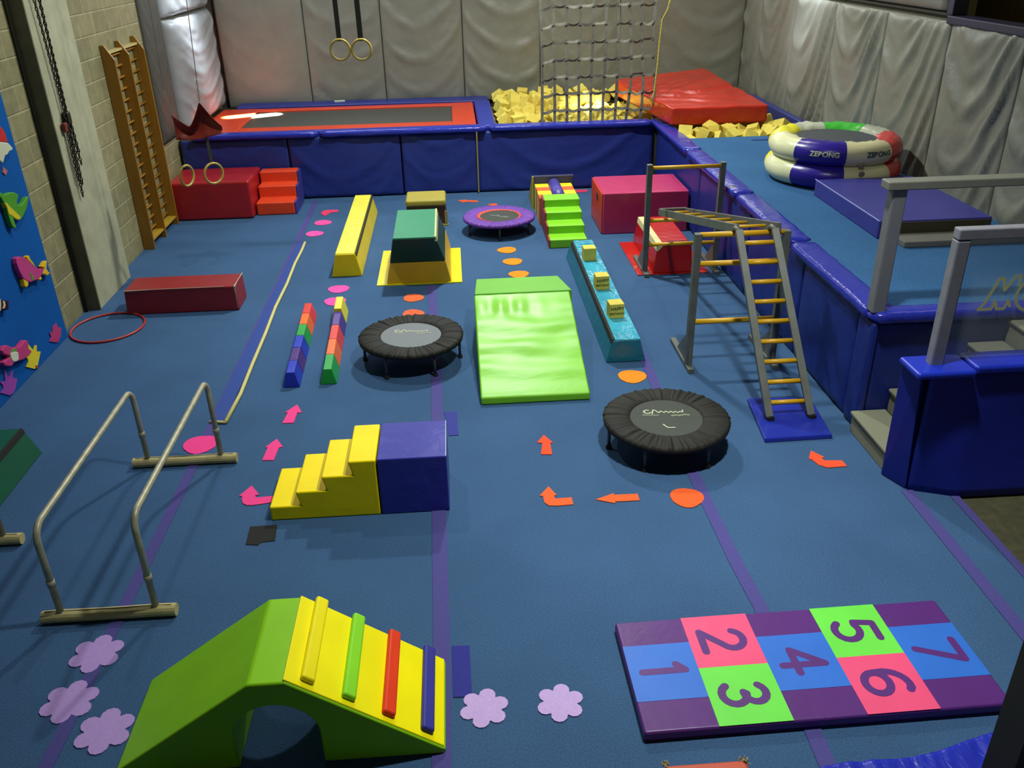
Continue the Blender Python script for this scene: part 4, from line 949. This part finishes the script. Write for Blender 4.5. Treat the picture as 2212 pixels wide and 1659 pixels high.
# horizontal ladder between them
hl = thing('sloping_ladder', 'flat grey ladder lying across the two climbing frames', 'ladder', (2.45, 8.4, .8))
for x, xt in ((2.30, 2.32), (2.60, 2.68)):
    beamseg(MB(), (x, 9.60, .655), (xt, 6.90, 1.285), .03, .075).build('rail', M_fr, hl, bevel=.003)
for k in range(6):
    t_ = .06+k*.17; y = 9.60+(6.90-9.60)*t_; z = .655+.63*t_
    rungbar(hl, 2.30+.05*t_, 2.60+.05*t_, y, z, .014)
beamseg(MB(), (2.30, 9.59, .66), (2.60, 9.59, .66), .03, .08).build('cross_piece', M_fr, hl)
# slanted ladder
sl_ = thing('slanted_ladder', 'grey ladder with yellow rungs leaning on the nearer climbing frame', 'ladder', (2.5, 6.4, .035))
def sp(x_b, x_t, t_): return Vector((x_b+(x_t-x_b)*t_, 5.89+(6.80-5.89)*t_, .045+(1.30-.045)*t_))
xb2 = ((2.395, 2.30), (2.735, 2.605))
for a, b in xb2:
    beamseg(MB(), sp(a, b, 0), sp(a, b, 1), .058, .085, (0, 1, .8)).build('rail', M_fr, sl_, bevel=.003)
    p = sp(a, b, 0); MB().box(p.x-.028, p.x+.028, p.y-.045, p.y+.04, .036, .065).build('rubber_foot', plain('#1e1e1e', .7), sl_)
    p = sp(a, b, 1); MB().tube([tuple(p), (p.x, p.y+.09, p.z+.0), (p.x, p.y+.16, p.z-.05)], .022, 8).build('hook', M_fr, sl_, smooth=True)
for k in range(9):
    t_ = .075+k*.107; p = sp(2.395, 2.30, t_); q_ = sp(2.735, 2.605, t_)
    MB().tube([(p.x+.01, p.y, p.z), (q_.x-.01, q_.y, q_.z)], .020, 12).build('rung', M_rung, sl_, smooth=True)

# ---------------------------------------------------------------- parallel bars
M_bar = plain('#aaa68c', .42, .2, amt=.2, sc=15); M_lag = plain('#bfb07a', .8, amt=.15, sc=10)
def bars(x0_, x1_, y0_, y1_, z0_, z1_, lb, nm='parallel_bars', only=None):
    t = thing(nm, lb, 'parallel bars', ((x0_+x1_)/2, (y0_+y1_)/2, 0), 'metal parallel bars on padded feet')
    for x, z in ((x0_, z0_), (x1_, z1_)):
        r_ = .10; pts = [(x, y0_, .05), (x, y0_, z-r_)]
        pts += [(x, y0_+r_-r_*math.cos(math.radians(a)), z-r_+r_*math.sin(math.radians(a))) for a in range(15, 91, 15)]
        pts += [(x, y1_-r_+r_*math.sin(math.radians(a)), z-r_+r_*math.cos(math.radians(a))) for a in range(0, 91, 15)]
        pts += [(x, y1_, .05)]
        MB().tube(pts, .0195, 14).build('rail', M_bar, t, smooth=True)
        for yq in (y0_, y1_): MB().tube([(x, yq, .26), (x, yq, .30)], .023, 14).build('collar', M_bar, t, smooth=True)
    for yq in (y0_, y1_):
        foot = MB().tube([(x0_-.11, yq, .036), (x0_-.02, yq, .038), ((x0_+x1_)/2, yq, .036), (x1_+.02, yq, .038), (x1_+.115, yq, .036)], [.036, .038, .036, .038, .038], 14).build('padded_foot', M_lag, t)
        MB().box(x0_-.09, x1_+.09, yq-.004, yq+.002, .071, .0755).build('slit', plain('#3a3420', .9), foot)
bars(-2.41, -1.87, 4.05, 5.72, .655, .70, 'pale metal parallel bars standing whole in view on the left')
bars(-3.75, -3.08, 3.2, 4.84, .66, .70, 'pale metal parallel bars cut off by the left edge of the picture')
# green trapezoid at the left edge
gt = thing('foam_block', 'dark green trapezoid foam block with a black strip at the left picture edge', 'foam block', (-3.6, 5.5, 0))
MB().frustum((-3.92, -3.31, 5.0, 6.01), (-3.80, -3.39, 5.02, 5.98), 0, .24).build('body', vinyl('#17563c', .45, .004, 5, 'gt'), gt, bevel=.01)
MB().hexa([(-3.392, 5.03, .205), (-3.372, 5.03, .205), (-3.372, 5.97, .205), (-3.392, 5.97, .205)], [(-3.40, 5.03, .245), (-3.383, 5.03, .242), (-3.383, 5.97, .242), (-3.40, 5.97, .245)]).build('dark_strip', plain('#151612', .8), gt)

# near bottom edge pieces
ot = thing('foam_block', 'orange topped block with frayed corners at the bottom picture edge', 'foam block', (.88, 2.3, 0))
MB().box(.73, 1.07, 2.06, 2.40, 0, .472).build('body', vinyl('#cf4a22', .5, .003, 6, 'ot'), ot, bevel=.01)
r2 = random.Random(2)
for cx_ in (.735, 1.062):
    mb = MB()
    for k in range(14):
        p = Vector((cx_+r2.uniform(-.014, .014), 2.395+r2.uniform(-.012, .012), .468)); mb.tube([p, p+Vector((r2.uniform(-.012, .012), r2.uniform(-.008, .012), r2.uniform(.004, .018)))], .003, 5)
    mb.build('frayed_corner', plain('#b9a878', .9), ot)
mb = MB(); nu, nv = 60, 14
def bf(u, v):
    x = 1.36+u*1.2; yb = 2.60+.16*u+.02*math.sin(u*9)
    y = yb-v*.6
    return (x, y, .14-.13*(max(0, 1-v*14))**2+.011*noise.noise(Vector((u*22+v*3, v*3, 1)))*min(1, v*9)+.008*math.sin(u*60+v*8)*min(1, v*9)*abs(noise.noise(Vector((u*5, v, 4)))))
mb.grid(nu*2, nv*2, bf, flip=True)
solo(mb, 'soft_mat', vinyl('#2430ae', .28, .006, 16, 'bm', stretch=(2, .6, 1)), 'crinkled bright blue mat at the bottom right picture edge', 'mat', solid=.03, smooth=True)
solo(MB().box(1.815, 2.10, 1.93, 2.07, 0, 5.0), 'balcony_post', plain('#2c2a18', .6, amt=.25, sc=4), 'dark brown post at the bottom right corner of the picture', 'post')
# ================================================================== left wall things
solo(MB().box(LW+.002, -3.975, 3.5, 8.30, .0, 3.4), 'mural_panel', None or (lambda: (lambda m: m)(carpet('mural_blue', '#0f55a0', .12)))(), 'bright blue painted mural board on the left wall', 'mural', bevel=.006)
def relief(keys, nm, lb, cat, d, group=None):
    t = thing(nm, lb, cat, (-3.975, MURAL[keys[0][0]][0][0], MURAL[keys[0][0]][0][1]), group)
    for k, col, part, dd in keys:
        MB().prism(MURAL[k], -3.972+dd, -3.972+d+dd, 'x').build(part, vinyl(col, .35, .001, 8, 'mu'), t, bevel=.008 if d > .02 else 0)
relief([('fish_body', '#c43c80', 'body', 0), ('fish_fins_top', '#e0b818', 'top_fin', .002), ('fish_tail', '#e0b818', 'tail', 0), ('fish_fin_low', '#e0b818', 'lower_fin', .0), ('fish_fin_rear', '#e0b818', 'rear_fin', .0), ('fish_mark', '#5c8a34', 'green_mark', .004)], 'wall_fish', 'padded pink fish with yellow fins on the blue mural', 'wall decoration', .045)
relief([('green_body', '#4c9a24', 'body', 0), ('yellow_belly', '#d8c020', 'belly', .004)], 'wall_creature', 'padded green and yellow sea creature on the blue mural', 'wall decoration', .045)
relief([('star_body', '#c83c78', 'body', 0), ('star_leaf', '#5c9a34', 'green_cap', .004), ('star_face', '#d4dcc0', 'face', .006)], 'wall_starfish', 'padded pink starfish with a small white face on the blue mural', 'wall decoration', .05)
relief([('bee_a', '#cfc8a8', 'front_body', 0), ('bee_dark', '#3a1a20', 'dark_band', .002), ('bee_b', '#cfc8a8', 'rear_body', 0), ('bee_tail', '#2a1420', 'tail', 0)], 'wall_creature', 'padded cream and dark striped creature cut by the picture edge', 'wall decoration', .045)
relief([('red_cap', '#c42c24', 'red_top', 0), ('white_wing', '#c8ccb0', 'white_part', .002)], 'wall_creature', 'padded red and white shape high on the blue mural', 'wall decoration', .04)
relief([('yellow_spike', '#e2cc20', 'body', 0), ('red_spot', '#b8401c', 'red_spot', .002)], 'wall_weed', 'yellow spiky seaweed shape low on the blue mural', 'wall decoration', .006)
relief([('purple_spike', '#9c44a4', 'body', 0)], 'wall_weed', 'purple spiky seaweed shape at the foot of the blue mural', 'wall decoration', .006)
relief([('magenta_spike', '#b83a70', 'body', 0)], 'wall_weed', 'magenta spiky seaweed shape beside the hoop', 'wall decoration', .006)
relief([('small_mark', '#b86a6a', 'body', 0)], 'wall_mark', 'tiny pale red mark on the mural above the green creature', 'wall decoration', .006)

# wall bars: three tall side boards with rungs against the wall
wl = thing('wall_bars', 'tall wooden gymnastic wall bars on the block wall', 'wall bars', (-4.0, 11.6, 0))
M_wd = wood('#9a6c1e', .35, 'bars', (14, 14, 1))
for y in (11.05, 11.57, 12.16):
    MB().prism([(-4.045, 0), (-3.905, 0), (-3.905, 2.30), (-4.0, 2.46), (-4.045, 2.46)], y-.016, y+.016, 'y').build('side_board', M_wd, wl, bevel=.003)
for k in range(17):
    MB().tube([(-4.018, 11.035, .18+k*.134), (-4.018, 12.175, .18+k*.134)], .015, 8).build('rung', M_wd, wl, smooth=True)
MB().box(-4.04, -3.97, 11.06, 12.15, 2.36, 2.385).build('top_batten', wood('#c8b878', .4, 'pale'), wl)
MB().box(-4.04, -3.92, 11.06, 12.15, .10, .12).build('bottom_batten', wood('#b8962e', .4, 'yel'), wl)
# chain hoist
ch = thing('hanging_chain', 'bundle of dark chains with a hook hanging on the pillar', 'chain', (-3.84, 9.2, 1.2))
M_ch = plain('#36342a', .45, .7)
def chain(p, q, nm):
    p, q = Vector(p), Vector(q); L_ = (q-p).length; n_ = int(L_/.034); mb = MB(); d = (q-p).normalized()
    for i in range(n_):
        c = p+d*(i+.5)*L_/n_; ax = Vector((1, 0, 0)) if i % 2 else Vector((0, 1, 0))
        pts = [c+d*.022*math.cos(a*PI/4)+ax*.011*math.sin(a*PI/4) for a in range(8)]
        mb.tube(pts, .0055, 5, closed=True)
    mb.build(nm, M_ch, ch, smooth=True)
chain((-3.86, 9.16, 3.3), (-3.86, 9.24, 1.95), 'chain_run')
chain((-3.86, 9.30, 3.3), (-3.86, 9.28, 1.98), 'chain_run')
chain((-3.86, 9.26, 1.95), (-3.86, 9.24, 1.30), 'chain_run')
chain((-3.86, 9.30, 1.95), (-3.86, 9.33, 1.48), 'chain_run')
chain((-3.84, 9.27, 1.92), (-3.83, 9.27, 1.62), 'chain_run')
chain((-3.87, 9.31, 3.3), (-3.87, 9.30, 2.0), 'chain_run')
chain((-3.86, 9.21, 2.0), (-3.86, 9.17, 1.35), 'chain_run')
chain((-3.85, 9.22, 1.9), (-3.87, 9.20, 1.18), 'chain_run')
MB().box(-3.895, -3.835, 9.22, 9.31, 1.90, 2.02).build('hoist_block', M_ch, ch, bevel=.012)
MB().box(-3.89, -3.85, 9.14, 9.22, 1.84, 1.93).build('red_hook', plain('#6a2418', .6), ch, bevel=.012)

# gym rings
def ring(nm, x, y, z, R_, top, rz, lb, grp, r=.014, sw=.05, lean=(0, 0)):
    t = thing(nm, lb, 'gym ring', (x, y, z), grp, rz)
    MB().tube([(R_*math.cos(k*PI/20), 0, R_*math.sin(k*PI/20)) for k in range(40)], r, 10, closed=True).build('wooden_ring', wood('#b39a48', .3, 'ring'), t, smooth=True, local=True)
    mb = MB(); H_ = top-z
    mb.hexa([(-sw/2, -.003, R_-.02), (sw/2, -.003, R_-.02), (sw/2, .003, R_-.02), (-sw/2, .003, R_-.02)], [(-sw/2+lean[0], -.003+lean[1], H_), (sw/2+lean[0], -.003+lean[1], H_), (sw/2+lean[0], .003+lean[1], H_), (-sw/2+lean[0], .003+lean[1], H_)])
    mb.build('strap', plain('#26261e', .85), t, local=True)
ring('gym_ring', -1.285, 11.0, 2.345, .113, 4.2, 0, 'wooden gym ring on a black strap before the back wall, left of the pair', 'far pair of gym rings', sw=.055, lean=(-.02, 0))
ring('gym_ring', -1.036, 11.0, 2.34, .113, 4.2, 0, 'wooden gym ring on a black strap before the back wall, right of the pair', 'far pair of gym rings', sw=.06, lean=(-.02, 0))
ring('gym_ring', -2.72, 10.0, 1.185, .112, 1.62, .75, 'wooden gym ring hanging over the red box, right of the pair', 'near pair of gym rings', sw=.038, lean=(.0, .02))
ring('gym_ring', -3.02, 10.0, 1.17, .112, 1.60, 1.15, 'wooden gym ring hanging over the red box, left of the pair', 'near pair of gym rings', sw=.010)
# red sling seat above them
sg_ = thing('sling_seat', 'dark red fabric sling hanging from chains above the near rings', 'sling', (-2.85, 10.0, 1.8))
M_sl = vinyl('#8c2a1e', .5, .005, 12, 'sling')
top_r, top_l = Vector((-2.685, 10.02, 1.965)), Vector((-3.02, 10.05, 1.93))
def slf(u, v):
    # u across left tip to right tip, v from rim to bottom; a sagging pouch
    x = -3.06+u*.52; rim_z = 1.70+.22*abs(2*(u-.24)-.5)**1.1 if False else 0
    tips = .27*max(0, 1-abs(u-.62)/(.30 if u < .62 else .42))**1.3+.14*max(0, 1-u/.35)**1.2
    z_t = 1.70+tips; z_b = 1.565+.10*max(0, u-.5)*1.2-.0
    y = 10.0+.07*math.sin(PI*v)*(.4+math.sin(PI*u))-.03*u
    return (x, y, z_t+(z_b-z_t)*v)
MB().grid(28, 12, slf).build('fabric', M_sl, sg_, smooth=True, solid=.004)
for p, q in (((-2.735, 10.0, 1.965), (-2.655, 10.0, 3.6)),):
    p, q = Vector(p), Vector(q)
    for a, b, nm in ((p, p.lerp(q, .14), 'chain'),):
        L_ = (b-a).length; n_ = int(L_/.03); d = (b-a).normalized(); mb = MB()
        for i in range(n_):
            c = a+d*(i+.5)*L_/n_; ax = Vector((1, 0, 0)) if i % 2 else Vector((0, 1, 0))
            mb.tube([c+d*.02*math.cos(k*PI/4)+ax*.010*math.sin(k*PI/4) for k in range(8)], .004, 5, closed=True)
        mb.build('chain', plain('#a09c8c', .35, .8), sg_, smooth=True)
    MB().tube([p.lerp(q, .14), q], .004, 6).build('cord', plain('#4a4a46', .7), sg_)
MB().tube([(-3.055, 10.0, 1.86), (-3.09, 10.0, 2.10)], .006, 6).build('chain', plain('#a09c8c', .35, .8), sg_)
MB().tube([(-3.09, 10.0, 2.10), (-3.05, 10.0, 3.6)], .003, 6).build('cord', plain('#4a4a46', .7), sg_)
